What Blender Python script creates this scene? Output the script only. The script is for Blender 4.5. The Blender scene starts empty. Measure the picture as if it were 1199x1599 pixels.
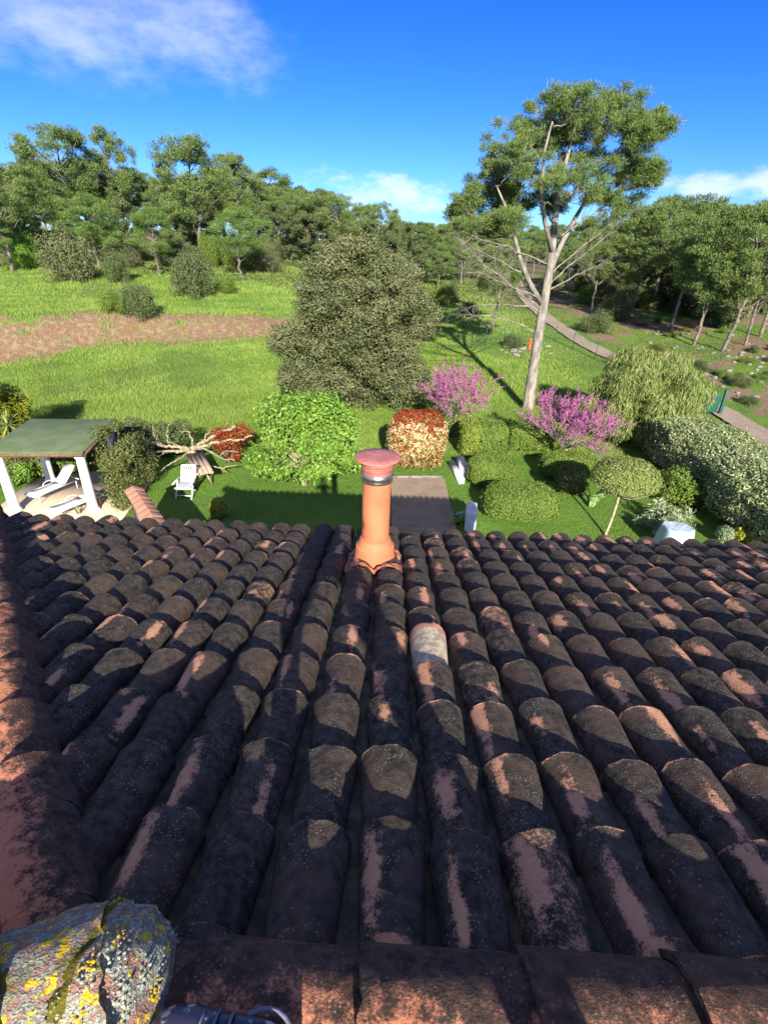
import bpy, bmesh, math
import numpy as np
from mathutils import Vector, Matrix, Euler

# ------------------------------------------------------------------ camera, sky, sun, exposure
SC = bpy.context.scene
COL = SC.collection
CAMZ = 8.0
PITCH, ROLL, FPX = 27.7, 2.2, 800.0
cam_d = bpy.data.cameras.new('camera'); cam = bpy.data.objects.new('camera', cam_d); COL.objects.link(cam)
cam_d.sensor_fit = 'VERTICAL'; cam_d.sensor_height = 32.0; cam_d.lens = 32.0*FPX/1599.0
cam_d.clip_start = 0.03; cam_d.clip_end = 5000
CM = Matrix.Translation((0, 0, CAMZ)) @ Matrix.Rotation(math.radians(90-PITCH), 4, 'X') @ Matrix.Rotation(math.radians(ROLL), 4, 'Z')
cam.matrix_world = CM
SC.camera = cam
CR = np.array(CM.to_3x3())

SUN_EL, SUN_AZ = 24.2, 7.5                 # behind the camera, a little to its right
sd = Vector((math.sin(math.radians(SUN_AZ))*math.cos(math.radians(SUN_EL)), -math.cos(math.radians(SUN_AZ))*math.cos(math.radians(SUN_EL)), math.sin(math.radians(SUN_EL))))
sl = bpy.data.lights.new('sun', 'SUN'); sl.energy = 5.0; sl.angle = math.radians(0.5); sl.color = (1.0, 0.92, 0.80)
so = bpy.data.objects.new('sun', sl); COL.objects.link(so); so.rotation_euler = sd.to_track_quat('Z', 'Y').to_euler()
so.location = (0, -20, 40)
SC.view_settings.view_transform = 'Standard'; SC.view_settings.look = 'None'
SC.view_settings.exposure = 1.35; SC.view_settings.gamma = 1.0

W = bpy.data.worlds.new('World'); SC.world = W; W.use_nodes = True

def N(nt, typ, props=None, **inp):
    n = nt.nodes.new(typ)
    for k, v in (props or {}).items(): setattr(n, k, v)
    for k, v in inp.items():
        key = int(k[1:]) if (k[0] == 'i' and k[1:].isdigit()) else k.replace('_', ' ')
        s = n.inputs[key]
        if isinstance(v, bpy.types.NodeSocket): nt.links.new(v, s)
        else:
            if isinstance(v, (tuple, list)) and s.type == 'RGBA' and len(v) == 3: v = (*v, 1)
            s.default_value = v
    return n
def mth(nt, op, a, b=0.0, c=None, clamp=False):
    kw = dict(i0=a, i1=b)
    if c is not None: kw['i2'] = c
    return N(nt, 'ShaderNodeMath', {'operation': op, 'use_clamp': clamp}, **kw).outputs[0]
def mix(nt, fac, a, b, bt='MIX'):
    n = N(nt, 'ShaderNodeMix', {'data_type': 'RGBA', 'blend_type': bt}, i0=fac, i6=a, i7=b)
    return n.outputs[2]
def mrange(nt, v, a, b, c=0.0, d=1.0, smooth=True):
    return N(nt, 'ShaderNodeMapRange', {'interpolation_type': 'SMOOTHSTEP' if smooth else 'LINEAR'}, i0=v, i1=a, i2=b, i3=c, i4=d).outputs[0]
def noise(nt, vec, scale, detail=4, rough=.55):
    return N(nt, 'ShaderNodeTexNoise', None, Vector=vec, Scale=scale, Detail=detail, Roughness=rough).outputs[0]

def build_world():
    nt = W.node_tree; nt.nodes.clear()
    sky = N(nt, 'ShaderNodeTexSky', {'sky_type': 'NISHITA', 'sun_disc': False, 'sun_elevation': math.radians(SUN_EL),
            'sun_rotation': math.radians(180-SUN_AZ), 'altitude': 100.0, 'air_density': 1.0, 'dust_density': 0.0, 'ozone_density': 3.0})
    hs = N(nt, 'ShaderNodeHueSaturation', None, Saturation=1.28, Value=1.0, Color=sky.outputs[0])
    tc = N(nt, 'ShaderNodeTexCoord').outputs['Generated']
    sx = N(nt, 'ShaderNodeSeparateXYZ', None, i0=tc)
    x, y, z = sx.outputs
    # big wispy cloud, upper left: flattened cloud-layer coordinates
    zz = mth(nt, 'MAXIMUM', z, 0.03)
    u = mth(nt, 'DIVIDE', x, zz); v = mth(nt, 'DIVIDE', y, zz)
    uv = N(nt, 'ShaderNodeCombineXYZ', None, i0=u, i1=v, i2=0.0).outputs[0]
    az = mth(nt, 'ARCTAN2', x, y); el = mth(nt, 'ARCSINE', z)
    ang = N(nt, 'ShaderNodeCombineXYZ', None, i0=az, i1=mth(nt, 'MULTIPLY', el, 2.2), i2=0.0).outputs[0]
    n1 = noise(nt, ang, 6.0, 7, .60); n2 = noise(nt, ang, 13.0, 5, .6)
    nn = mth(nt, 'ADD', mth(nt, 'MULTIPLY', n1, .75), mth(nt, 'MULTIPLY', n2, .25))
    # region: azimuth about -0.95..-0.3 rad, elevation 0.27..0.6
    def bump(val, c, w): 
        d = mth(nt, 'DIVIDE', mth(nt, 'SUBTRACT', val, c), w)
        return mth(nt, 'MULTIPLY', d, d)
    def region(c_az, w_az, c_el, w_el, tilt=0.0):
        e = mth(nt, 'ADD', el, mth(nt, 'MULTIPLY', az, tilt))
        return mth(nt, 'SUBTRACT', 1.0, mth(nt, 'ADD', bump(az, c_az, w_az), bump(e, c_el, w_el)))
    r1 = mth(nt, 'MAXIMUM', region(-.46, .34, .245, .085), -1.0)
    m1 = mth(nt, 'MULTIPLY', mrange(nt, mth(nt, 'ADD', mth(nt, 'MULTIPLY', r1, .26), nn), .54, .92), .62)
    r2 = mth(nt, 'MAXIMUM', region(-.03, .24, .072, .045), -1.0)
    n3 = noise(nt, ang, 9.0, 6, .6)
    m2 = mrange(nt, mth(nt, 'ADD', mth(nt, 'MULTIPLY', r2, .24), n3), .58, .82)
    r3 = mth(nt, 'MAXIMUM', region(.55, .2, .088, .035), -1.0)
    m3 = mrange(nt, mth(nt, 'ADD', mth(nt, 'MULTIPLY', r3, .26), n3), .55, .80)
    m = mth(nt, 'MAXIMUM', m1, mth(nt, 'MULTIPLY', mth(nt, 'MAXIMUM', m2, m3), .72))
    # unseen broken cloud added overhead and behind the camera as neutral fill light
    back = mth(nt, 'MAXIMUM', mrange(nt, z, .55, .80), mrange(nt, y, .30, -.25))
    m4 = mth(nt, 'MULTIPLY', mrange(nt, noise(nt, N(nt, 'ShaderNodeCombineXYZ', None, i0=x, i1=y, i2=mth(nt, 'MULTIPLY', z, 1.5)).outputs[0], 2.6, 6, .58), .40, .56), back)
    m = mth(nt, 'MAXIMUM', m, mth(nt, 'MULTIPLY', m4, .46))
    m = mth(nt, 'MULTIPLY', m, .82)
    tint = mix(nt, mrange(nt, z, .0, .40), (.28, .48, .97), (.17, .36, .84))
    skyc = mix(nt, 1.0, hs.outputs[0], tint, 'MULTIPLY')
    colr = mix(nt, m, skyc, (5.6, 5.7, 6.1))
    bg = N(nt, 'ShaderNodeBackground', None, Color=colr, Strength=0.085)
    out = N(nt, 'ShaderNodeOutputWorld', None, Surface=bg.outputs[0])
build_world()

# ------------------------------------------------------------------ helpers
rng = np.random.default_rng(7)
ORG = {}                                     # world origin of roots
def tagd(o, label=None, cat=None, group=None, kind=None):
    if label: o['label'] = label
    if cat: o['category'] = cat
    if group: o['group'] = group
    if kind: o['kind'] = kind
    return o
def empty(name, loc, label, cat, group=None):
    o = bpy.data.objects.new(name, None); COL.objects.link(o); o.location = loc
    o.empty_display_size = .2
    ORG[o.name] = np.array(loc, float)
    return tagd(o, label, cat, group)
def root_org(p):
    while p.parent: p = p.parent
    return ORG.get(p.name, np.zeros(3))
def mesh_of(name, V, F, attrs=None, smooth=False, mats=None, mi=None):
    """F: int array (n,4) or (n,3) or list of such arrays"""
    me = bpy.data.meshes.new(name)
    Fs = F if isinstance(F, list) else [F]
    Fs = [np.asarray(f, np.int32) for f in Fs if len(f)]
    V = np.asarray(V, np.float32)
    nl = sum(f.size for f in Fs); npoly = sum(len(f) for f in Fs)
    me.vertices.add(len(V)); me.vertices.foreach_set('co', V.ravel())
    me.loops.add(nl); me.polygons.add(npoly)
    me.loops.foreach_set('vertex_index', np.concatenate([f.ravel() for f in Fs]))
    tot = np.concatenate([np.full(len(f), f.shape[1], np.int32) for f in Fs])
    st = np.concatenate([[0], np.cumsum(tot)[:-1]]).astype(np.int32)
    me.polygons.foreach_set('loop_start', st); me.polygons.foreach_set('loop_total', tot)
    me.update(calc_edges=True)
    if smooth: me.polygons.foreach_set('use_smooth', np.ones(npoly, bool))
    for k, a in (attrs or {}).items():
        at = me.attributes.new(k, 'FLOAT', 'POINT'); at.data.foreach_set('value', np.asarray(a, np.float32))
    for m in (mats or []): me.materials.append(m)
    if mi is not None: me.polygons.foreach_set('material_index', np.asarray(mi, np.int32))
    me.validate()
    return me
def link(name, me, parent=None):
    o = bpy.data.objects.new(name, me); COL.objects.link(o)
    if parent is not None: o.parent = parent
    return o
class MB:
    """collects geometry in world coordinates"""
    def __init__(s): s.V = []; s.Q = []; s.T = []; s.n = 0; s.A = {}
    def add(s, V, Q=None, T=None, **attrs):
        V = np.asarray(V, float)
        if Q is not None and len(Q): s.Q.append(np.asarray(Q, int)+s.n)
        if T is not None and len(T): s.T.append(np.asarray(T, int)+s.n)
        s.V.append(V); s.n += len(V)
        for k, a in attrs.items(): s.A.setdefault(k, []).append(np.broadcast_to(np.asarray(a, float), (len(V),)))
    def box(s, c, size, rz=0.0, M=None, bev=0.0):
        h = np.array(size, float)/2
        if bev > 0:
            bm = bmesh.new(); bmesh.ops.create_cube(bm, size=1.0, matrix=Matrix.Diagonal((*size, 1)))
            bmesh.ops.bevel(bm, geom=bm.edges[:], offset=bev, segments=2, affect='EDGES', profile=.5)
            bmesh.ops.triangulate(bm, faces=bm.faces[:])
            V = np.array([v.co for v in bm.verts]); bm.verts.index_update()
            T = np.array([[v.index for v in f.verts] for f in bm.faces]); bm.free(); Q = None
        else:
            V = np.array([[x, y, z] for x in (-1, 1) for y in (-1, 1) for z in (-1, 1)], float)*h
            Q = [[0, 1, 3, 2], [4, 6, 7, 5], [0, 4, 5, 1], [2, 3, 7, 6], [0, 2, 6, 4], [1, 5, 7, 3]]; T = None
        if M is not None: V = V @ np.array(M).T
        else:
            ca, sa = math.cos(rz), math.sin(rz)
            V = V @ np.array([[ca, sa, 0], [-sa, ca, 0], [0, 0, 1]])
        s.add(V+np.array(c, float), Q=Q, T=T)
    def bar(s, a, b, w, h=None):
        a = np.array(a, float); b = np.array(b, float); d = b-a; L = np.linalg.norm(d); d /= L
        up = np.array([0, 0, 1.0]) if abs(d[2]) < .95 else np.array([0, 1.0, 0])
        x = np.cross(d, up); x /= np.linalg.norm(x); z = np.cross(x, d)
        s.box((a+b)/2, (w, L, h or w), M=np.stack([x, d, z], 1))
    def tube(s, P, R, n=8, caps=True, **attrs):
        P = np.asarray(P, float); R = np.broadcast_to(np.asarray(R, float), (len(P),))
        T = np.gradient(P, axis=0); T /= np.linalg.norm(T, axis=1, keepdims=True)+1e-9
        ref = np.array([0.31, 0.22, .92]) if abs(T[0][2]) < .8 else np.array([1.0, .1, 0])
        X = np.cross(T, ref); X /= np.linalg.norm(X, axis=1, keepdims=True)+1e-9
        Y = np.cross(T, X)
        a = np.arange(n)/n*2*math.pi
        V = P[:, None]+R[:, None, None]*(X[:, None]*np.cos(a)[None, :, None]+Y[:, None]*np.sin(a)[None, :, None])
        k = len(P); V = V.reshape(-1, 3)
        i = np.arange(k-1)[:, None]*n; j = np.arange(n)[None]; j2 = (j+1) % n
        Q = np.stack([i+j, i+j2, i+n+j2, i+n+j], -1).reshape(-1, 4)
        T3 = None
        if caps:
            V = np.vstack([V, P[0], P[-1]]); c0 = k*n; c1 = c0+1; jj = np.arange(n); j2 = (jj+1) % n
            T3 = np.vstack([np.stack([np.full(n, c0), j2, jj], 1), np.stack([np.full(n, c1), (k-1)*n+jj, (k-1)*n+j2], 1)])
        s.add(V, Q=Q, T=T3, **attrs)
    def lathe(s, c, prof, n=32, axis=None):
        prof = np.array(prof, float); k = len(prof)
        a = np.arange(n)/n*2*math.pi
        V = np.stack([prof[:, 0:1]*np.cos(a), prof[:, 0:1]*np.sin(a), np.repeat(prof[:, 1:2], n, 1)], -1).reshape(-1, 3)
        i = np.arange(k-1)[:, None]*n; j = np.arange(n)[None]; j2 = (j+1) % n
        Q = np.stack([i+j, i+j2, i+n+j2, i+n+j], -1).reshape(-1, 4)
        s.add(V+np.array(c, float), Q=Q)
    def mesh(s, name, mats, smooth=False, org=None):
        V = np.vstack(s.V)
        if org is not None: V = V-org
        F = []
        if s.Q: F.append(np.vstack(s.Q))
        if s.T: F.append(np.vstack(s.T))
        return mesh_of(name, V, F, {k: np.concatenate(a) for k, a in s.A.items()}, smooth, mats if isinstance(mats, list) else [mats])
    def build(s, name, mat, parent=None, smooth=False):
        org = root_org(parent) if parent is not None else None
        return link(name, s.mesh(name, mat, smooth, org), parent)

def nrm(a): return a/(np.linalg.norm(a, axis=-1, keepdims=True)+1e-9)
def sph(n, r): return nrm(r.normal(size=(n, 3)))
def snoise(x, y, s=1.0):
    x = np.asarray(x, float)*s; y = np.asarray(y, float)*s
    return (np.sin(x*1.3+y*.7+1.1)+np.sin(-x*.8+y*1.7+2.3)+.6*np.sin(x*2.7-y*2.1+.4)+.5*np.sin(x*3.9+y*3.1+5.0)+.35*np.sin(-x*6.1+y*5.3))/3.4
def sstep(a, b, v):
    t = np.clip((np.asarray(v, float)-a)/(b-a), 0, 1); return t*t*(3-2*t)

# ------------------------------------------------------------------ terrain shape
def bankline(x): return 34.5+.62*(np.asarray(x, float)+24.4)+.8*np.sin(np.asarray(x, float)*.55)
def hgt(x, y):
    x = np.asarray(x, float); y = np.asarray(y, float)
    L = 1-sstep(-13, -4, x)
    b = bankline(x)
    far = 60*np.tanh(np.maximum(y-48, 0)/60)
    left = 1.0*sstep(29, 40, y)*.9+(1.9-.05*(np.clip(x, -30, -8)+24))*sstep(0, 4.6, y-b)+.075*far
    f2 = 70*np.tanh(np.maximum(y-30, 0)/70)
    right = .060*f2+.02*np.maximum(x-16, 0)*sstep(28, 40, y)
    z = L*left+(1-L)*right
    bump = .10*snoise(x, y, .35)+.05*snoise(x, y, 1.1)
    return z+bump*sstep(22, 30, y)+.02*snoise(x, y, .8)*sstep(8, 12, y)
def ray(px, py):
    d = np.array([(px-599.5)/FPX, -(py-799.5)/FPX, -1.0]); return CR @ d
def gp(px, py, dz=0.0):
    """ground point under a direction of view"""
    d = ray(px, py); t = 2.0; step = .1
    for _ in range(6000):
        p = d*t; z = CAMZ+p[2]
        if z < hgt(p[0], p[1])+dz: return np.array([p[0], p[1], float(hgt(p[0], p[1]))])
        t += max(.02, .004*t)
        if t > 600: break
    return np.array([d[0]*100, d[1]*100, float(hgt(d[0]*100, d[1]*100))])
def at(px, py, D):
    d = ray(px, py); t = D/d[1]; return np.array([d[0]*t, D, CAMZ+d[2]*t])
def gd(px, D, ref=500):
    p = at(px, ref, D); return np.array([p[0], D, float(hgt(p[0], D))])

# ------------------------------------------------------------------ materials
MATS = {}
def newmat(name):
    m = bpy.data.materials.new(name); m.use_nodes = True; m.node_tree.nodes.clear(); MATS[name] = m
    return m, m.node_tree
def finish(nt, shader): N(nt, 'ShaderNodeOutputMaterial', None, Surface=shader)
def attr(nt, name): return N(nt, 'ShaderNodeAttribute', {'attribute_name': name}).outputs['Fac']
def pos(nt): return N(nt, 'ShaderNodeNewGeometry').outputs['Position']
def leafmat(name, c1, c2, c3=None, trans=.22, rough=.55, spec=.25):
    m, nt = newmat(name)
    t = attr(nt, 'tint')
    c = mix(nt, mrange(nt, t, 0, .8, smooth=False), c1, c2)
    if c3: c = mix(nt, mrange(nt, t, .88, .92), c, c3)
    p = N(nt, 'ShaderNodeBsdfPrincipled', None, Base_Color=c, Roughness=rough, Specular_IOR_Level=spec)
    tr = N(nt, 'ShaderNodeBsdfTranslucent', None, Color=c)
    s = N(nt, 'ShaderNodeMixShader', None, i0=trans, i1=p.outputs[0], i2=tr.outputs[0])
    finish(nt, s.outputs[0]); return m
def simple(name, c1, c2=None, scale=6.0, rough=.7, bump=0.0, bscale=30.0, metal=0.0, spec=.4, stretch=None, detail=5):
    m, nt = newmat(name)
    v = pos(nt) if stretch is None else N(nt, 'ShaderNodeMapping', None, Vector=pos(nt), Scale=stretch).outputs[0]
    c = c1
    if c2 is not None:
        c = mix(nt, mrange(nt, noise(nt, v, scale, detail), .35, .65), c1, c2)
    kw = {}
    if bump: kw['Normal'] = N(nt, 'ShaderNodeBump', None, Strength=bump, Distance=.02, Height=noise(nt, v, bscale, 4)).outputs[0]
    p = N(nt, 'ShaderNodeBsdfPrincipled', None, Base_Color=c, Roughness=rough, Metallic=metal, Specular_IOR_Level=spec, **kw)
    finish(nt, p.outputs[0]); return m

def tile_material(name, dark, mid, pink, patch_bias=0.0, speck=1.0, moss=0.0):
    m, nt = newmat(name); P = pos(nt)
    patch = attr(nt, 'patch'); rnd = attr(nt, 'rnd')
    n_big = noise(nt, P, 7.0, 5, .6); n_mid = noise(nt, P, 30.0, 5, .6); n_fine = noise(nt, P, 140.0, 4, .65)
    # terracotta body, its own variation
    clay = mix(nt, n_mid, pink, tuple(min(1, c*1.35+.02) for c in pink))
    # black lichen film
    film = mix(nt, mrange(nt, n_mid, .3, .7), dark, mid)
    film = mix(nt, mrange(nt, mth(nt, 'ADD', n_big, mth(nt, 'MULTIPLY', rnd, .25)), .50, .85, 0, .55), film, tuple((a*.6+b*.17) for a, b in zip(mid, pink)))
    cover = mth(nt, 'ADD', patch, mth(nt, 'ADD', mth(nt, 'MULTIPLY', mth(nt, 'SUBTRACT', n_mid, .5), 1.0),
                 mth(nt, 'ADD', mth(nt, 'MULTIPLY', mth(nt, 'SUBTRACT', n_fine, .5), .9), mth(nt, 'MULTIPLY', mth(nt, 'SUBTRACT', n_big, .5), .9))))
    c = mix(nt, mrange(nt, cover, .05-patch_bias, .42-patch_bias, 0, .92), film, clay)
    # small pale crustose lichen specks
    vo = N(nt, 'ShaderNodeTexVoronoi', {'feature': 'F1'}, Vector=P, Scale=95.0, Randomness=1.0)
    n_sp = noise(nt, P, 11.0, 3, .6)
    sp = mth(nt, 'MULTIPLY', mrange(nt, vo.outputs['Distance'], .30, .16), mrange(nt, mth(nt, 'ADD', n_sp, mth(nt, 'MULTIPLY', n_fine, .35)), .62, .80))
    vo2 = N(nt, 'ShaderNodeTexVoronoi', {'feature': 'F1'}, Vector=P, Scale=210.0, Randomness=1.0)
    sp2 = mth(nt, 'MULTIPLY', mrange(nt, vo2.outputs['Distance'], .30, .15), mrange(nt, noise(nt, P, 9.0, 4), .52, .64))
    spk = mth(nt, 'MULTIPLY', mth(nt, 'MAXIMUM', sp, sp2), .58*speck, clamp=True)
    c = mix(nt, spk, c, (.40, .33, .225))
    bmp = N(nt, 'ShaderNodeBump', None, Strength=.55, Distance=.006, Height=mth(nt, 'ADD', n_fine, mth(nt, 'MULTIPLY', n_mid, .8)))
    p = N(nt, 'ShaderNodeBsdfPrincipled', None, Base_Color=c, Roughness=.88, Specular_IOR_Level=.22, Normal=bmp.outputs[0])
    finish(nt, p.outputs[0]); return m
M_TILE = tile_material('weathered_tile', (.019, .0155, .012), (.070, .061, .049), (.48, .235, .13))
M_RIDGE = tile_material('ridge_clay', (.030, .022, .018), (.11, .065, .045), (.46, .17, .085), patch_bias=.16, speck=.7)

def lichen_material():
    m, nt = newmat('lichened_clay'); P = pos(nt)
    n1 = noise(nt, P, 19.0, 6, .7); n2 = noise(nt, P, 60.0, 5, .65); n3 = noise(nt, P, 190.0, 3, .6)
    n4 = noise(nt, N(nt, 'ShaderNodeMapping', None, Vector=P, Location=(3.1, 7.7, 1.3)).outputs[0], 27.0, 6, .62)
    n5 = noise(nt, N(nt, 'ShaderNodeMapping', None, Vector=P, Location=(9.1, 2.2, 5.3)).outputs[0], 9.0, 5, .6)
    clay = mix(nt, n2, (.36, .18, .12), (.20, .15, .13))
    grey = mix(nt, mrange(nt, n3, .35, .65), (.14, .15, .12), (.38, .40, .32))
    c = mix(nt, mrange(nt, mth(nt, 'ADD', n1, mth(nt, 'MULTIPLY', mth(nt, 'SUBTRACT', n2, .5), .7)), .42, .52), clay, grey)
    c = mix(nt, mrange(nt, mth(nt, 'ADD', n4, mth(nt, 'MULTIPLY', mth(nt, 'SUBTRACT', n2, .5), .8)), .575, .605), c, mix(nt, mrange(nt, n3, .4, .6), (.62, .36, .010), (.78, .56, .04)))
    mo = mth(nt, 'ADD', attr(nt, 'moss'), mth(nt, 'MULTIPLY', mth(nt, 'SUBTRACT', n5, .5), 1.6))
    c = mix(nt, mrange(nt, mo, .30, .55), c, mix(nt, n3, (.05, .045, .008), (.17, .15, .012)))
    h = mth(nt, 'ADD', n2, mth(nt, 'MULTIPLY', n3, .6))
    bmp = N(nt, 'ShaderNodeBump', None, Strength=.9, Distance=.010, Height=h)
    p = N(nt, 'ShaderNodeBsdfPrincipled', None, Base_Color=c, Roughness=.9, Specular_IOR_Level=.2, Normal=bmp.outputs[0])
    finish(nt, p.outputs[0]); return m
M_LICH = lichen_material()
M_CHAN = simple('mossy_channel', (.030, .034, .028), (.085, .085, .055), scale=14, rough=.95, bump=.6, bscale=70)
M_MORT = simple('mortar', (.22, .20, .17), (.34, .31, .27), scale=18, rough=.95, bump=.5, bscale=60)
M_FLUE = simple('flue_terracotta', (.40, .125, .058), (.46, .160, .075), scale=5, rough=.62, bump=.12, bscale=45, spec=.35)
M_CAP = simple('painted_cap', (.33, .105, .085), (.39, .15, .12), scale=14, rough=.5, spec=.4)
M_STEEL = simple('clamp_steel', (.42, .40, .38), (.26, .22, .20), scale=25, rough=.35, metal=.9)
M_LEAD = simple('painted_flashing', (.42, .14, .065), (.30, .125, .07), scale=12, rough=.5, bump=.8, bscale=24, spec=.45)
M_WALL = simple('ochre_render', (.50, .36, .22), (.56, .42, .27), scale=3, rough=.95, bump=.3, bscale=80)
M_WOOD_D = simple('dark_wood', (.12, .065, .04), (.18, .10, .06), scale=12, rough=.8)

# ------------------------------------------------------------------ the house roof
HX, HY, HZ = 0.0, 0.42, 6.505           # apex line of the two roof planes (without tiles)
SL = math.radians(15.7); cS, sS = math.cos(SL), math.sin(SL)
LEN = 4.16                              # slope length to the eave
XHIP, XR = -0.66, 4.30                  # where the hip leaves the ridge; right verge
PITX = .215; EXPO = .335; TL = .42
HIPK = 0.80                             # hip: sideways run per metre of slope length
house = empty('house', (0, 2.4, 0), 'terracotta tiled house whose weathered dark roof fills the foreground', 'house')

def tile_grid(r, w0, w1, h0, h1, L, n0, n1, nu=13, nv=7, th=.013, ang=96.0, flare=0.0):
    """one cover tile: upper end at v=0, lower end v=1. returns V (local x, t, n), Q, uv"""
    a = np.linspace(-1, 1, nu)*math.radians(ang)
    v = np.linspace(0, 1, nv) if nv != 7 else np.array([0, .22, .48, .72, .89, .968, 1.0])
    w = w0+(w1-w0)*v; h = h0+(h1-h0)*v; n = n0+(n1-n0)*v
    X = w[:, None]*np.sin(a)[None]; Z = n[:, None]+h[:, None]*np.cos(a)[None]; T = np.repeat((v*L)[:, None], nu, 1)
    wob = r.normal(0, .0016, (nv, nu)); Z = Z+wob
    T[-1] += r.normal(0, .003, nu)+.006*np.sin(np.linspace(0, 5, nu)*r.uniform(.5, 1.5)+r.random()*6)
    outer = np.stack([X, T, Z], -1).reshape(-1, 3)
    # rim and underside near the lower end
    wi, hi = w1-th, h1-th
    rim = np.stack([wi*np.sin(a), T[-1]-.001, n1+hi*np.cos(a)], -1)
    ins = np.stack([(wi-.004)*np.sin(a), np.full(nu, L*.55), n0*.45+n1*.55+(hi-.006)*np.cos(a)], -1)
    edge = outer[-nu:].copy(); edge2 = rim.copy()
    V = np.vstack([outer, edge, rim, edge2, ins])
    def grid(o, rows):
        i = np.arange(rows-1)[:, None]*nu+o; j = np.arange(nu-1)[None]
        return np.stack([i+j, i+nu+j, i+nu+j+1, i+j+1], -1).reshape(-1, 4)
    Q = np.vstack([grid(0, nv), grid(nv*nu, 2), grid((nv+2)*nu, 2)])[:, ::-1]
    u1 = a/math.radians(ang); U = np.concatenate([np.tile(u1, nv), u1, u1, u1, u1])
    VV = np.concatenate([np.repeat(v, nu), np.ones(3*nu), np.ones(nu)*.6])
    return V, Q, U, VV

def slope_tiles(mb, mbc, org, xd, td, nd, cols, tstart, LEN, r, patchy=.6, skip=()):
    org, xd, td, nd = [np.array(a, float) for a in (org, xd, td, nd)]
    for ci in cols:
        x = ci*PITX
        ts = tstart(x)
        nrow = int(math.ceil((LEN-ts)/EXPO))
        colshift = r.normal(0, .02); colx = r.normal(0, .004)
        yaw0 = r.normal(0, .006)
        for k in range(nrow):
            tl = LEN-k*EXPO+colshift+r.normal(0, .007)
            tt = tl-TL
            if tl < ts+.07: continue
            TLk = min(TL, tl-ts); tt = tl-TLk
            if (ci, k) in skip: continue
            s = 1+r.normal(0, .022)
            Vt, Q, U, VV = tile_grid(r, .074*s, .102*s, .072, .090, TL, .010, .036)
            Vt[:, 1] *= TLk/TL
            ya = yaw0+r.normal(0, .013); ro = r.normal(0, .03)
            X = Vt[:, 0]; Tt = Vt[:, 1]; Zz = Vt[:, 2]
            X2 = X+ya*(Tt-TL/2)-ro*Zz; Z2 = Zz+ro*X+r.normal(0, .002)
            X2 = X2+x+colx+r.normal(0, .0035); T2 = Tt+tt
            V = org+X2[:, None]*xd+T2[:, None]*td+Z2[:, None]*nd
            # bare clay patch: an ellipse on the flank
            if r.random() < patchy*(.52 if x < 0 else .9):
                u0 = r.choice([-.36, -.25, .1, .3], p=[.5, .25, .12, .13])+r.normal(0, .08); v0 = r.uniform(.35, .9)
                wu = r.uniform(.13, .30); wv = r.uniform(.18, .50)
                pa = .8-np.hypot((U-u0)/wu, (VV-v0)/wv)*.7
                pa = np.maximum(pa, -1.1)
            else: pa = np.full(len(V), -1.1)
            if r.random() < .07: pa = np.maximum(pa, r.uniform(-.25, .1))
            pa = np.maximum(pa, (.26 if r.random() < .3 else .03)-np.abs(VV-1)*14)
            mb.add(V, Q=Q, patch=pa, rnd=r.random())
        # channel under the joint to the next column
        if mbc is not None:
            xs = x+PITX*.5; nn = 7
            for k in range(nrow+1):
                tl = LEN-k*EXPO-.06+r.normal(0, .01); tt = tl-EXPO-.03
                if tl < ts+.05: continue
                tt = max(tt, ts); dl = tl-tt
                u = np.linspace(-1, 1, nn); v = np.linspace(0, 1, 4)
                X = xs+.085*u[None]*np.ones(4)[:, None]; Tt = tt+v[:, None]*dl*np.ones(nn)[None]
                Z = .004+.045*(u**2)[None]+(.020*v)[:, None]+r.normal(0, .003, (4, nn))
                V = org+X.ravel()[:, None]*xd+Tt.ravel()[:, None]*td+Z.ravel()[:, None]*nd
                i = np.arange(3)[:, None]*nn; j = np.arange(nn-1)[None]
                Q = np.stack([i+j, i+nn+j, i+nn+j+1, i+j+1], -1).reshape(-1, 4)
                mbc.add(V, Q=Q)
r1 = np.random.default_rng(11)
front = MB(); chan = MB()
APEX = np.array([0, HY, HZ])
def hip_t(x): return 0.02 if x > XHIP else (XHIP-x)/HIPK
fx, ft, fn = (1, 0, 0), (0, cS, -sS), (0, sS, cS)
ODD = (0, 7)
slope_tiles(front, chan, APEX+np.array([.05, 0, 0]), fx, ft, fn, range(-19, 20), hip_t, LEN, r1, .62, skip={(1, 7)})
# back slope and hipped left slope, same tiles
slope_tiles(front, chan, APEX, (-1, 0, 0), (0, -cS, -sS), (0, -sS, cS), range(-19, 20), lambda x: hip_t(-x), LEN, r1, .5)
SL2 = math.atan2(sS, HIPK); c2, s2 = math.cos(SL2), math.sin(SL2)   # left slope drops as much over its shorter run
PH = APEX+np.array([XHIP, 0, 0])
L2 = LEN*HIPK/c2
slope_tiles(front, chan, PH, (0, 1, 0), (-c2, 0, -s2), (-s2, 0, c2), range(-19, 20), lambda y: abs(y)/cS*HIPK/c2+.02, L2, r1, .5)
roof = front.build('roof', M_TILE, house, smooth=True)
roof['label'] = 'rows of half-round clay tiles blackened by lichen with bare pink patches'
chan.build('tile_channel', M_CHAN, roof, smooth=True)
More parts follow.
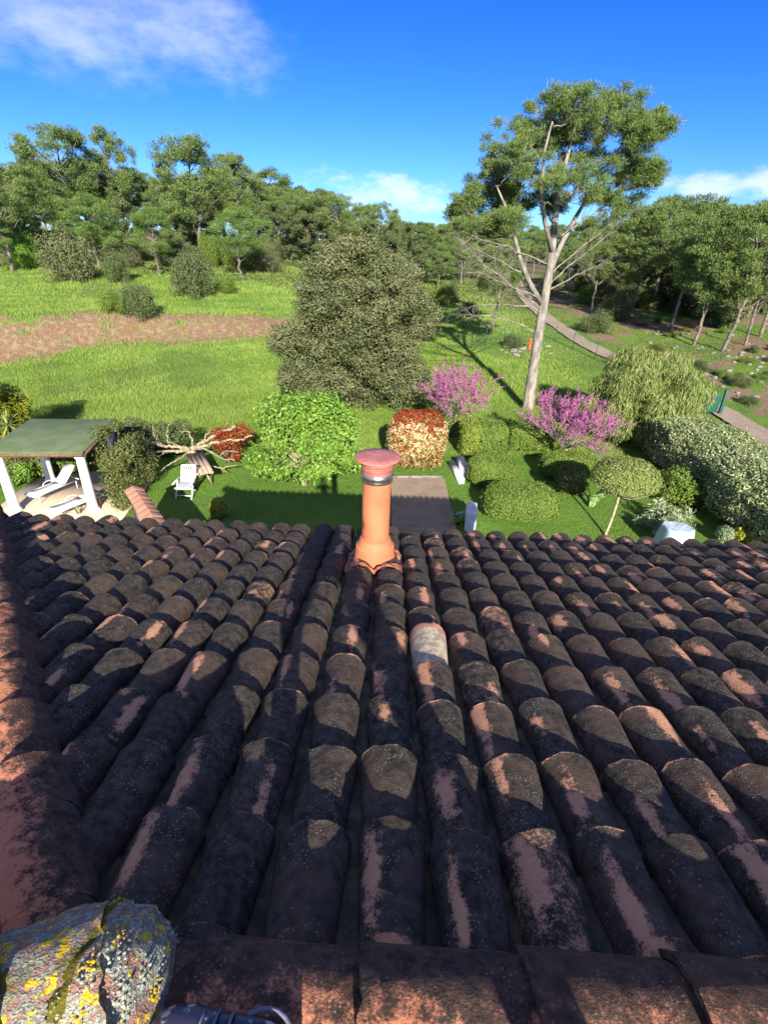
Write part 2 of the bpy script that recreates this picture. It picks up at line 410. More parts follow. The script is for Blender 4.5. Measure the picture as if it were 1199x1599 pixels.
# sheathing below the tiles (closed hip roof shell)
sh = MB()
def sp(x, t, dn=0): return APEX+np.array([x, 0, 0])+np.array(ft)*t+np.array(fn)*dn
e = LEN-.10
A0 = PH+np.array([0, 0, -.015]); A1 = APEX+np.array([XR, 0, -.015])
E0 = APEX+np.array([XHIP-HIPK*e, cS*e, -sS*e-.015]); E1 = APEX+np.array([XR, cS*e, -sS*e-.015])
B0 = E0*[1, 1, 1]; B0[1] = 2*HY-E0[1]; B1 = E1.copy(); B1[1] = 2*HY-E1[1]
lowz = E0[2]-.10
low = [np.array([p[0], p[1], lowz]) for p in (E0, E1, B1, B0)]
sh.add([A0, A1, E0, E1, B0, B1, *low], Q=[[0, 2, 3, 1], [0, 1, 5, 4], [2, 6, 7, 3], [4, 5, 8, 9], [6, 9, 8, 7], [2, 4, 9, 6]], T=[[0, 4, 2], [1, 3, 5]])
sh.add([A1+[0, 0, -.001], E1, B1, low[1], low[2]], Q=[[1, 3, 4, 2]])
sh.build('roof_deck', M_WOOD_D, roof)
wl = MB()
x0, x1 = E0[0]+.35, XR-.12; y0, y1 = B0[1]+.35, E0[1]-.35
wl.box(((x0+x1)/2, (y0+y1)/2, (lowz-.004-.6)/2), (x1-x0, y1-y0, lowz-.004+.6))
wl.build('wall', M_WALL, house)

# ridge and hip tiles -------------------------------------------------
def big_tile(p0, p1, Ra, Rb, r, up=(0, 0, 1), pbias=.0, ang=100, mat=None, parent=None, name='ridge_tile', patchfun=None, moss=None, hh=1.0, lump=0.0, shear=0.0):
    """half-round tile from p0 (wide, overlapping end) to p1"""
    p0 = np.array(p0, float); p1 = np.array(p1, float); d = p1-p0; L = np.linalg.norm(d); d /= L
    up = np.array(up, float); x = np.cross(d, up); x /= np.linalg.norm(x); u = np.cross(x, d)
    nu, nv = (41, 18) if lump else (25, 10)
    V, Q, U, VV = tile_grid(r, Rb, Ra, Rb*hh, Ra*hh, L, 0, 0.0, nu=nu, nv=nv, th=.030 if lump else .016, ang=ang)
    t = L-V[:, 1]
    if lump: V[:, :2] *= 1; V = V+nrm(V*[1, 0, 1])*(lump*(snoise(U*3+p0[0]*9, VV*6, 1.7)+.6*snoise(U*9, VV*17+p0[0]*30, 1.3)))[:, None]
    W_ = p0+V[:, 0:1]*x+t[:, None]*d+V[:, 2:3]*u
    if shear: W_ = W_+d*(shear*np.clip(U, -.3, 1)*(1-t/L))[:, None]
    mb = MB()
    pa = np.full(len(W_), -.1+pbias) if patchfun is None else patchfun(U, VV)
    kw = dict(patch=pa+r.normal(0, .06), rnd=r.random())
    if moss is not None: kw['moss'] = moss(U, VV)
    mb.add(W_, Q=Q[:, ::-1], **kw)
    return mb.build(name, mat or M_RIDGE, parent, smooth=True)
r2 = np.random.default_rng(21)
RZ = HZ+.015
rx = [-.66, -.36, -.02, .335, .66, 1.0, 1.36, 1.7, 2.05, 2.4, 2.75, 3.1, 3.45, 3.8]
for i, xx in enumerate(rx):
    jz = r2.normal(0, .004)
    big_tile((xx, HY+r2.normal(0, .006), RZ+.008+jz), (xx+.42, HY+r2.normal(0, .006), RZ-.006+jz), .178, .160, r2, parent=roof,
             patchfun=lambda U, VV: .02+.55*np.clip((U-.05)*1.6, -.6, .5))  # sun and shade put into colour: clay on lit back, darker film in front
# mortar bed along the ridge
mo = MB()
mo.tube([(x, HY+.0, HZ+.055) for x in np.linspace(XHIP, XR-.02, 14)], .085, 10)
mo.build('ridge_mortar', M_MORT, roof, smooth=True)
hipdir = nrm(np.array([-HIPK, cS, -sS])); hl = LEN*math.sqrt(HIPK**2+1)
hup = nrm(np.array([0, 0, 1.0])-hipdir*(-sS/np.linalg.norm([HIPK, cS, sS])))
nh = int(hl/.37)
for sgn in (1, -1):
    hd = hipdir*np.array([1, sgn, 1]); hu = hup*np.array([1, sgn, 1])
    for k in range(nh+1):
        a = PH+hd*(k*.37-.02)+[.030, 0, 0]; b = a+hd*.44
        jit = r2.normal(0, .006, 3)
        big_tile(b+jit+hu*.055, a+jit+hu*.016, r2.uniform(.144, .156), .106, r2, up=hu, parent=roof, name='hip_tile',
                 patchfun=(lambda U, VV: 0.08+.62*np.clip((U+.10)*1.5, -.9, .50)))  # clay and dark lichen film painted by flank: orange sunlit side, dark shaded side
# heavy lichened tiles capping the junction at the left end of the ridge
cd = nrm(np.array([.95, .20, -.06])); tip = np.array([-.475, .435, 6.650])
def mossf(U, VV): return .55-np.abs(U-.05)*2.4
for k in range(2):
    b = tip-cd*(.19*k)+np.array([0, 0, .022*k]); a = b-cd*.38-np.array([0, 0, .03])
    big_tile(b, a, r2.uniform(.165, .18), .14, r2, parent=roof, name='ridge_tile', mat=M_LICH, lump=.0065, shear=.11, moss=mossf, ang=118)
for o in roof.children:
    if o.data.materials and o.data.materials[0] == M_LICH: o['label'] = 'ridge tile crusted with yellow and grey lichen'
# crusted mortar plug closing the outermost of those tiles
def plug():
    r = np.random.default_rng(64); bm = bmesh.new(); bmesh.ops.create_icosphere(bm, subdivisions=5, radius=1.0)
    V = np.array([v.co for v in bm.verts]); bm.verts.index_update(); T = np.array([[v.index for v in f.verts] for f in bm.faces]); bm.free()
    L_ = 1+.06*snoise(V[:, 0]*2.2+3, V[:, 1]*2.2+V[:, 2]*1.4, 1.5)+.028*snoise(V[:, 0]*7, V[:, 1]*7+V[:, 2]*6, 1.5)+.012*snoise(V[:, 0]*19, V[:, 1]*17+V[:, 2]*21, 1.5)
    V2 = V*L_[:, None]*np.array([.125, .170, .168])+np.array([-.505, .425, 6.655])
    mb = MB(); mb.add(V2, T=T, moss=.10+.55*(V[:, 0] < -.1)*(V[:, 2] > .5), patch=0, rnd=.5)
    o = mb.build('mortar_plug', M_LICH, roof, smooth=True); o['label'] = 'rounded mortar plug crusted with grey lichen'
    fr = MB()                                # leafy grey-green lichen along its lower edge and crust over the tiles
    for k in range(110):
        on = True
        if on:
            q0 = V2[r.integers(len(V2))]
            if q0[2] < 6.64: continue
        else: q0 = tip+np.array([-r.uniform(.05, .50), r.uniform(-.17, .08), 0])
        yel = r.random() < (.42 if on else .5); cr_ = r.uniform(.005, .017)
        for g in range(int(22+1700*cr_)):
            q = q0+np.array([r.normal(0, cr_*.7), r.normal(0, cr_*1.2), 0])
            if on:
                v = q-np.array([-.505, .425, 6.655]); kk = np.argmax(V @ nrm(v/np.array([.125, .170, .168]))); q = V2[kk]+nrm(V2[kk]-[-.505, .425, 6.655])*.001+r.normal(0, .0015, 3); n_ = nrm(v)
            else:
                dy = q[1]-tip[1]-.0; dx = (tip[0]-q[0]); q[2] = tip[2]+math.sqrt(max(.0, .170**2-dy**2))+.001+(.022-.16*(dx-.19) if dx > .19 else -.16*dx); n_ = nrm(np.array([0, dy, .17]))
            s_ = r.uniform(.0016, .0040); a1 = nrm(np.cross(n_, sph(1, r)[0])); a2 = np.cross(n_, a1)
            ring = np.array([q+a1*s_, q+a2*s_, q-a1*s_, q-a2*s_]); fr.add(np.vstack([ring-n_*.001, q+n_*s_*.9]), T=[[0, 1, 4], [1, 2, 4], [2, 3, 4], [3, 0, 4]], tint=.95 if yel else r.random()*.84)
    o = fr.build('lichen_crust', leafmat('lichen_rosettes', (.17, .19, .14), (.40, .43, .33), (.52, .33, .015), trans=.0, rough=.9), roof); o['label'] = 'raised grains of grey and yellow lichen'; o['kind'] = 'stuff'
plug()
# the one pale mortared tile
od = MB()
Vt, Q, U, VV = tile_grid(r2, .085, .102, .082, .095, TL, .022, .050)
X2 = Vt[:, 0]+.025*(Vt[:, 1]-.2)+1*PITX+.05; T2 = Vt[:, 1]+(LEN-7*EXPO-TL)+.03
od.add(APEX+X2[:, None]*np.array(fx)+T2[:, None]*np.array(ft)+Vt[:, 2:3]*np.array(fn), Q=Q, patch=np.where(VV > .75, .5, -1.1), rnd=.4)
def pale_tile():
    m, nt = newmat('cement_smeared_tile'); P = pos(nt)
    n1 = noise(nt, P, 22, 5, .6)
    c = mix(nt, mrange(nt, n1, .4, .6), (.60, .48, .31), (.32, .26, .18))
    c = mix(nt, mrange(nt, mth(nt, 'ADD', attr(nt, 'patch'), mth(nt, 'SUBTRACT', n1, .5)), .1, .5), c, (.46, .20, .12))
    p = N(nt, 'ShaderNodeBsdfPrincipled', None, Base_Color=c, Roughness=.9, Normal=N(nt, 'ShaderNodeBump', None, Strength=.5, Distance=.006, Height=noise(nt, P, 80, 4)).outputs[0])
    finish(nt, p.outputs[0]); return m
o = od.build('roof_tile', pale_tile(), roof, smooth=True); o['label'] = 'pale cement smeared tile among the black ones'

# chimney flue ---------------------------------------------------------
chim = empty('chimney_part_anchor', (0, 0, 0), None, None)
bpy.data.objects.remove(chim)
CB = at(585, 868, 3.52)
cx, cy, cz = CB
fl = MB()
fl.lathe((cx, cy, 0), [(.108, cz+.06), (.108, cz+.70)], 40)
chimney = fl.build('chimney', M_FLUE, house, smooth=True)
chimney['label'] = 'orange terracotta flue pipe with flared base and flat cap'
b_ = MB(); b_.lathe((cx, cy, 0), [(.176, cz-.12), (.170, cz-.03), (.153, cz+.105)], 48); b_.lathe((cx, cy, 0), [(.153, cz+.105), (.150, cz+.113), (.142, cz+.117)], 48)
b_.lathe((cx, cy, 0), [(.142, cz+.117), (.117, cz+.178)], 48); b_.lathe((cx, cy, 0), [(.117, cz+.178), (.108, cz+.181)], 48)
b_.build('flue_base', M_FLUE, chimney, smooth=True)
b_ = MB(); b_.lathe((cx, cy, 0), [(.108, cz+.672), (.117, cz+.676), (.119, cz+.690), (.114, cz+.700), (.119, cz+.712), (.121, cz+.726), (.114, cz+.737), (.112, cz+.742)], 40)
b_.build('clamp_ring', M_STEEL, chimney, smooth=True)
b_ = MB(); b_.lathe((cx, cy, 0), [(.108, cz+.70), (.112, cz+.745), (.116, cz+.775), (.119, cz+.779), (.118, cz+.786), (.128, cz+.820), (.131, cz+.824), (.132, cz+.838), (.06, cz+.84)], 40)
b_.build('cap_collar', M_CAP, chimney, smooth=True)
b_ = MB(); b_.lathe((cx, cy, 0), [(.001, cz+.842), (.166, cz+.850), (.170, cz+.854), (.170, cz+.859), (.163, cz+.866), (.09, cz+.869), (.001, cz+.866)], 48)
b_.build('cap_disc', M_CAP, chimney, smooth=True)
# dressed metal apron moulded over the tiles
ta = (cy-HY)/cS
gx = np.linspace(cx-.225, cx+.225, 49); gt = np.linspace(ta-.30, ta+.22, 41)
GX, GT = np.meshgrid(gx, gt)
ph = ((GX-.05)/PITX+.5) % 1-.5
prof = .040+.075*np.sqrt(np.clip(1-(ph*2.0)**2, 0, 1))
rr = np.hypot(GX-cx, (GT-ta)*.96)
prof = prof*(1-.5*sstep(.26, .17, rr))-.01*sstep(.24, .17, rr)
wr = .006*np.sin(GX*70+GT*25)+.005*np.sin(GT*90+GX*18)+.004*snoise(GX*20, GT*20)
edge = np.maximum(np.abs(GX-cx)/.225, np.abs(GT-ta+.04)/.26)
NZ = prof+wr-.012*sstep(.9, 1.0, edge)
V = APEX+GX.ravel()[:, None]*np.array(fx)+GT.ravel()[:, None]*np.array(ft)+NZ.ravel()[:, None]*np.array(fn)
i = np.arange(40)[:, None]*49; j = np.arange(48)[None]
b_ = MB(); b_.add(V, Q=np.stack([i+j, i+49+j, i+50+j, i+j+1], -1).reshape(-1, 4))
b_.build('flashing', M_LEAD, chimney, smooth=True)

# ------------------------------------------------------------------ ground
def line_dist(x, y, pts):
    d = np.full(np.shape(x), 1e9)
    for (a, b) in zip(pts[:-1], pts[1:]):
        a = np.array(a[:2]); b = np.array(b[:2]); ab = b-a; L = ab @ ab
        t = np.clip(((x-a[0])*ab[0]+(y-a[1])*ab[1])/L, 0, 1)
        d = np.minimum(d, np.hypot(x-a[0]-t*ab[0], y-a[1]-t*ab[1]))
    return d
TRACK = [gp(*p) for p in ((806, 440), (822, 470), (855, 500), (905, 535), (960, 560), (1050, 600), (1120, 640), (1199, 688), (1330, 770))]
PATIO = [gp(648, 748), np.array([.75, 4.0, 0])]
def ground_masks(x, y):
    n = snoise(x, y, .9)*.5+snoise(x, y, 3.1)*.3
    s = y-bankline(x)
    L = 1-sstep(-9, -6, x)
    soil = sstep(-1.8, .4, s+n*2.2)*(1-sstep(2.6, 6.0, s+n*2.6))*L*(1-.55*sstep(.1, .6, snoise(x, y, 1.7)))
    tr = line_dist(x, y, TRACK)
    # bare stony ground on the right slope and under the right-hand pines
    right = sstep(13, 19, x+n*2)*sstep(21, 25, y)*sstep(.8, 2.2, tr)
    bare = right*sstep(-.35, .45, snoise(x, y, .35)+.6*snoise(x, y, 1.3)-.05)
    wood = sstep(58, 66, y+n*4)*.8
    return soil, bare, tr, wood
def terrain():
    def axis(parts):
        out = []
        for a, b, s in parts: out.append(np.arange(a, b, s))
        return np.concatenate(out+[[parts[-1][1]]])
    xs = axis([(-600, -120, 40), (-120, -45, 3), (-45, 45, .45), (45, 120, 3), (120, 600, 40)])
    ys = axis([(-300, -40, 30), (-40, 4, 4), (4, 60, .40), (60, 130, 1.5), (130, 900, 30)])
    X, Y = np.meshgrid(xs, ys); Z = hgt(X, Y)
    so, ba, tr, wo = ground_masks(X, Y)
    V = np.stack([X, Y, Z], -1).reshape(-1, 3); n = len(xs)
    i = np.arange(len(ys)-1)[:, None]*n; j = np.arange(n-1)[None]
    Q = np.stack([i+j, i+j+1, i+n+j+1, i+n+j], -1).reshape(-1, 4)
    m, nt = newmat('ground'); P = pos(nt)
    n1 = noise(nt, P, .35, 5, .6); n2 = noise(nt, P, 2.4, 5, .6); n3 = noise(nt, P, 14.0, 5, .65)
    g = mix(nt, mrange(nt, n1, .35, .65), (.095, .185, .028), (.150, .26, .040))
    g = mix(nt, mrange(nt, n2, .45, .75), g, (.13, .19, .045))
    g = mix(nt, mrange(nt, n3, .35, .7), g, (.085, .16, .026))
    earth = mix(nt, mrange(nt, n3, .35, .65), (.145, .075, .050), (.255, .165, .115))
    earth = mix(nt, mrange(nt, n2, .48, .62), earth, (.25, .19, .11))
    dirt = mix(nt, n3, (.15, .095, .06), (.27, .19, .13))
    jag = mth(nt, 'MULTIPLY', mth(nt, 'SUBTRACT', mth(nt, 'ADD', mth(nt, 'MULTIPLY', n2, .6), mth(nt, 'MULTIPLY', n3, .6)), .6), 1.2)
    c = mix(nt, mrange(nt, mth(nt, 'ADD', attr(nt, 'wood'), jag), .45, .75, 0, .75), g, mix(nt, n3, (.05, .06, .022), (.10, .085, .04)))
    c = mix(nt, mrange(nt, mth(nt, 'ADD', attr(nt, 'bare'), jag), .35, .6), c, dirt)
    c = mix(nt, mrange(nt, mth(nt, 'ADD', attr(nt, 'soil'), jag), .30, .55), c, earth)
    bmp = N(nt, 'ShaderNodeBump', None, Strength=.7, Distance=.12, Height=mth(nt, 'ADD', n3, n2))
    p = N(nt, 'ShaderNodeBsdfPrincipled', None, Base_Color=c, Roughness=.95, Specular_IOR_Level=.1, Normal=bmp.outputs[0])
    finish(nt, p.outputs[0])
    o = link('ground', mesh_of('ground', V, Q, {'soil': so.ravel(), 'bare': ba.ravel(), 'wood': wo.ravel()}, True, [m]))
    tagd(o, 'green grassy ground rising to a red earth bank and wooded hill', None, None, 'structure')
terrain()
def strip(name, pts, width, mat, dz, label, samples=60, wob=.15):
    pts = np.array([p[:2] for p in pts]); s = np.concatenate([[0], np.cumsum(np.linalg.norm(np.diff(pts, axis=0), axis=1))])
    q = np.linspace(0, s[-1], samples); cx_ = np.interp(q, s, pts[:, 0]); cy_ = np.interp(q, s, pts[:, 1])
    for _ in range(4):
        cx_[1:-1] = (cx_[:-2]+2*cx_[1:-1]+cx_[2:])/4; cy_[1:-1] = (cy_[:-2]+2*cy_[1:-1]+cy_[2:])/4
    T = np.stack([np.gradient(cx_), np.gradient(cy_)], 1); T /= np.linalg.norm(T, axis=1, keepdims=True); Nn = np.stack([-T[:, 1], T[:, 0]], 1)
    k = np.linspace(-1, 1, 9); w = width/2*(1+wob*snoise(q, q*.3, 1.3))
    X = cx_[:, None]+Nn[:, 0:1]*k*w[:, None]; Y = cy_[:, None]+Nn[:, 1:2]*k*w[:, None]
    Z = hgt(X, Y)+dz
    V = np.stack([X, Y, Z], -1).reshape(-1, 3)
    i = np.arange(samples-1)[:, None]*9; j = np.arange(8)[None]
    Q = np.stack([i+j, i+j+9, i+j+10, i+j+1], -1).reshape(-1, 4)
    o = link(name, mesh_of(name, V, Q[:, ::-1], None, True, [mat])); return tagd(o, label, None, None, 'structure')
M_TRACK = simple('dirt_track_soil', (.235, .18, .13), (.30, .235, .175), scale=6, rough=.97, bump=.5, bscale=20)
strip('dirt_track', TRACK, 1.55, M_TRACK, .10, 'pale dirt track curving past the pines on the right', 120)
def patio_mat():
    m, nt = newmat('patio_concrete'); P = pos(nt)
    n1 = noise(nt, P, 1.6, 5, .6); n2 = noise(nt, P, 40, 5, .7)
    c = mix(nt, mrange(nt, n2, .35, .65), (.17, .12, .08), (.33, .25, .17))
    c = mix(nt, mrange(nt, n1, .45, .7), c, (.19, .14, .09))
    p = N(nt, 'ShaderNodeBsdfPrincipled', None, Base_Color=c, Roughness=.95, Normal=N(nt, 'ShaderNodeBump', None, Strength=.6, Distance=.01, Height=n2).outputs[0])
    finish(nt, p.outputs[0]); return m
PC = gp(652, 748)
strip('garden_path', [PC, (PC[0]+.15, 4.3)], 2.05, patio_mat(), .045, 'gritty paved garden path leading from the house', 40, .02)

# ------------------------------------------------------------------ foliage generators
def leaf_quads(C, nr, L, Wd, r, tdir=None, fold=True):
    n = len(C)
    if tdir is None:
        t = np.cross(nr, sph(n, r)); t = nrm(t)
    else: t = nrm(tdir)
    b = nrm(np.cross(nr, t)+1e-6)
    L = np.broadcast_to(L, (n,))[:, None]*r.uniform(.7, 1.3, (n, 1)); Wd = np.broadcast_to(Wd, (n,))[:, None]*r.uniform(.75, 1.25, (n, 1))
    V = np.stack([C-t*L/2, C+b*Wd/2+t*L*.05, C+t*L/2, C-b*Wd/2+t*L*.05], 1).reshape(-1, 3)
    Q = np.arange(n*4).reshape(n, 4)
    return V, Q
def blob_leaves(mb, blobs, n, L, Wd, r, shell=.35, outward=.55, lump=.12, up=0.0, droop=None, tint=None, needle=False):
    """blobs: (centre, radii). Leaves spread through the outer shell of lumpy ellipsoids."""
    C0 = np.array([b[0] for b in blobs], float); R0 = np.array([np.broadcast_to(b[1], (3,)) for b in blobs], float)
    a = (R0[:, 0]*R0[:, 1]+R0[:, 1]*R0[:, 2]+R0[:, 0]*R0[:, 2]); k = r.choice(len(blobs), n, p=a/a.sum())
    d = sph(n, r); 
    ph = k*1.7
    lm = 1+lump*(np.sin(d[:, 0]*7+ph)+np.sin(d[:, 1]*8+ph*1.3)+np.sin(d[:, 2]*9+ph*.7))/1.7
    fac = lm*(1-shell*r.random(n)**1.6)
    C = C0[k]+d*R0[k]*fac[:, None]
    out = nrm(d/R0[k]); nr = nrm(out*outward+sph(n, r)*(1-outward)+np.array([0, 0, up]))
    td = None
    if needle: 
        td = nrm(out*.8+sph(n, r)*.75+np.array([0, 0, .35])); nr = np.cross(td, sph(n, r)); nr = nrm(nr)
        nr = np.where((nr*out).sum(1, keepdims=True) < 0, -nr, nr)
    if droop is not None: td = nrm(np.cross(nr, sph(n, r))*.6+out*.5+np.array([0, 0, -droop]))
    V, Q = leaf_quads(C, nr, L, Wd, r, td)
    tb = r.random(len(blobs))
    tt = np.clip(r.normal(.40, .20, n)+.25*(tb[k]-.5), 0, .86) if tint is None else tint(C, r)
    mb.add(V, Q=Q, tint=np.repeat(tt, 4))
def grow(r, P, d, L, rad, depth, out, nb=4, spread=.7, ratio=.62, wob=.18, up=.12, seg=6, tips=None, minr=.004):
    P = np.array(P, float); d = nrm(np.array(d, float)); pts = [P]; q = d
    for i in range(seg):
        q = nrm(q+r.normal(0, wob, 3)+np.array([0, 0, up])); pts.append(pts[-1]+q*L/seg)
    pts = np.array(pts); R = np.linspace(rad, max(minr, rad*.45), seg+1)
    out.append((pts, R))
    if depth <= 0:
        if tips is not None: tips.append(pts)
        return
    for i in range(nb):
        f = .35+.65*(i+r.random()*.6)/nb if i < nb-1 else 1.0
        k = min(seg, max(1, int(round(f*seg)))); b = pts[k]; bd = nrm(pts[k]-pts[k-1])
        nd = nrm(bd+sph(1, r)[0]*spread)
        grow(r, b, nd, L*ratio*r.uniform(.75, 1.2), max(minr, R[k]*.72), depth-1, out, nb, spread, ratio, wob, up, seg, tips, minr)
def curve(a, b, sag, n=9, r=None, wob=0.0):
    a = np.array(a, float); b = np.array(b, float); t = np.linspace(0, 1, n)[:, None]
    P = a+(b-a)*t+np.array(sag, float)*4*t*(1-t)
    if r is not None and wob:
        w = r.normal(0, wob, (n, 3)); w[0] = 0; w[-1] = 0; P = P+w
    return P

M_BARK = simple('pine_bark', (.13, .115, .10), (.27, .24, .20), scale=5, rough=.95, bump=.8, bscale=22, stretch=(1, 1, .35))
M_BARK_D = simple('dark_bark', (.10, .075, .055), (.19, .15, .11), scale=6, rough=.95, bump=.8, bscale=24)
M_BARK_P = simple('pale_bark', (.24, .19, .13), (.42, .34, .23), scale=9, rough=.9, bump=.4, bscale=40)
M_BARK_F = simple('forest_bark', (.085, .070, .058), (.19, .165, .135), scale=5, rough=.95)
M_BARK_L = simple('lichen_bark', (.17, .14, .095), (.33, .28, .18), scale=9, rough=.9, bump=.4, bscale=40)
M_TWIG = simple('dry_twig', (.15, .13, .115), (.24, .21, .18), scale=4, rough=.95)
M_PINE = leafmat('pine_needles', (.064, .112, .028), (.200, .272, .076), trans=.25)
M_STONE = leafmat('round_pine_needles', (.065, .130, .028), (.185, .275, .065), trans=.25)
M_OAK = leafmat('holm_oak_leaves', (.058, .074, .028), (.180, .195, .088), (.24, .20, .09), trans=.15, rough=.6, spec=.2)
M_BUSH = leafmat('maquis_leaves', (.045, .075, .028), (.140, .175, .062), trans=.18)

# ------------------------------------------------------------------ the tall pine by the hedge
def tall_pine():
    r = np.random.default_rng(5)
    D = 26.5; base = gp(822, 640); D = base[1]
    root = empty('pine_tree', base, 'tall pale-trunked pine with airy flat crown towering over the garden hedge', 'tree', 'pine trees')
    A = lambda px, py, dy=0.0: at(px, py, D+dy)
    tr = MB()
    trunk = np.array([base-[0, 0, .3], base+[.05, 0, .35], A(833, 570), A(846, 490), A(858, 420), A(864, 370, .1), A(868, 320, .2), A(880, 265, .3), A(893, 215, .4), A(905, 170, .4)])
    tr.tube(trunk, [.40, .33, .265, .235, .20, .17, .14, .10, .06, .03], 14)
    forkL = np.array([A(848, 478), A(828, 445, -.3), A(812, 405, -.6), A(802, 365, -.8), A(790, 325, -1.0), A(775, 290, -1.1)])
    tr.tube(forkL, [.14, .125, .105, .085, .06, .03], 10)
    forkR = np.array([A(858, 425), A(874, 385, .5), A(898, 340, 1.0), A(925, 295, 1.3), A(955, 245, 1.5)])
    tr.tube(forkR, [.15, .125, .10, .07, .035], 10)
    forkM = np.array([A(862, 395), A(850, 345, -.6), A(845, 290, -1.0), A(850, 235, -1.2), A(862, 190, -1.2)])
    tr.tube(forkM, [.12, .10, .08, .055, .03], 10)
    clumps = [(930, 157, 62, 18), (858, 182, 52, 20), (985, 182, 46, 22), (802, 222, 50, 24), (878, 222, 60, 24), (952, 222, 55, 26), (1012, 196, 28, 18),
              (768, 250, 26, 20), (985, 262, 44, 20), (905, 270, 54, 22), (835, 262, 46, 20), (760, 303, 46, 17), (728, 303, 24, 22), (800, 296, 34, 18),
              (1008, 262, 24, 14), (948, 300, 44, 14), (742, 338, 34, 15), (862, 302, 34, 16), (790, 335, 30, 14), (895, 152, 40, 14), (960, 150, 36, 14),
              (830, 200, 40, 18), (915, 190, 50, 20), (1025, 188, 18, 10), (780, 282, 30, 14), (722, 330, 20, 20)]
    blobs = []; lim = [trunk, forkL, forkR, forkM]
    allp = np.vstack([t[3:] for t in lim]); allr = np.concatenate([np.array(q)[3:] for q in ([.40, .33, .265, .235, .20, .17, .14, .10, .06, .03], [.14, .125, .105, .085, .06, .03], [.15, .125, .10, .07, .035], [.12, .10, .08, .055, .03])])
    ppm = FPX/ (D*.885-3)
    tw = MB(); crown = MB()
    for i, (px, py, rx_, ry) in enumerate(clumps):
        py += 9; rx_ *= 1.08
        dy = r.uniform(-2.6, 2.6)
        c = A(px, py, dy); rx_ = rx_/ppm; ry = ry/ppm
        # a real clump: a spray of small pads, not one ellipsoid
        for q in range(24):
            o = sph(1, r)[0]*r.random()**.42*np.array([rx_*1.15, rx_*1.05, ry*1.5])
            sz = r.uniform(.22, .50); blobs.append((c+o, (sz, sz, sz*r.uniform(.5, .8))))
        k = np.argmin(np.linalg.norm(allp-c, axis=1)+np.maximum(allp[:, 2]-c[2]+.9, 0)*1.5)
        P = curve(allp[k], c-[0, 0, ry*.5], (r.normal(0, .2), r.normal(0, .2), -.30), 9, r, .05)
        tr.tube(P, np.linspace(min(.055, allr[k]*.85), .016, 9), 6)
        for b in blobs[-24:]:
            s = P[r.integers(5, 9)]
            tw.tube(curve(s, b[0], (0, 0, -.12), 5, r, .03), np.linspace(.016, .005, 5), 4, caps=False)
    blob_leaves(crown, blobs, 215000, .165, .023, r, shell=.85, needle=True, lump=.2)
    # bare grey lower branches with fine dead twigs
    low = [((846, 486), (800, 470), (740, 478, -1.5)), ((850, 470), (790, 440), (735, 425, -2)), ((838, 520), (790, 490), (722, 492, -1)), ((855, 450), (900, 400), (960, 360, 1)),
           ((858, 430), (905, 385), (985, 330, 1.5)), ((845, 480), (770, 430), (712, 372, -2.5)), ((860, 415), (800, 385), (740, 372, -2)), ((852, 455), (905, 425), (950, 410, 1.5)), ((836, 445), (780, 400), (735, 390, -1.6))]
    for a, b, c in low:
        a = A(*a); b = A(*b, c[2]*.5); c = A(*c)
        t = np.linspace(0, 1, 10)[:, None]; P = (1-t)**2*a+2*t*(1-t)*b+t*t*c+r.normal(0, .04, (10, 3))
        tr.tube(P, np.linspace(.042, .010, 10), 6)
        for k in range(3, 10):
            for q in range(3):
                o = []; grow(r, P[k], nrm(P[k]-P[k-1])+sph(1, r)[0]*.8, r.uniform(.3, .9), .009, 1, o, nb=4, spread=.7, up=-.06, seg=4, minr=.004)
                for p_, R_ in o: tw.tube(p_, R_, 3, caps=False)
    tr.build('trunk', M_BARK, root, smooth=True)
    tw.build('twigs', M_TWIG, root)
    crown.build('crown', M_PINE, root)
tall_pine()

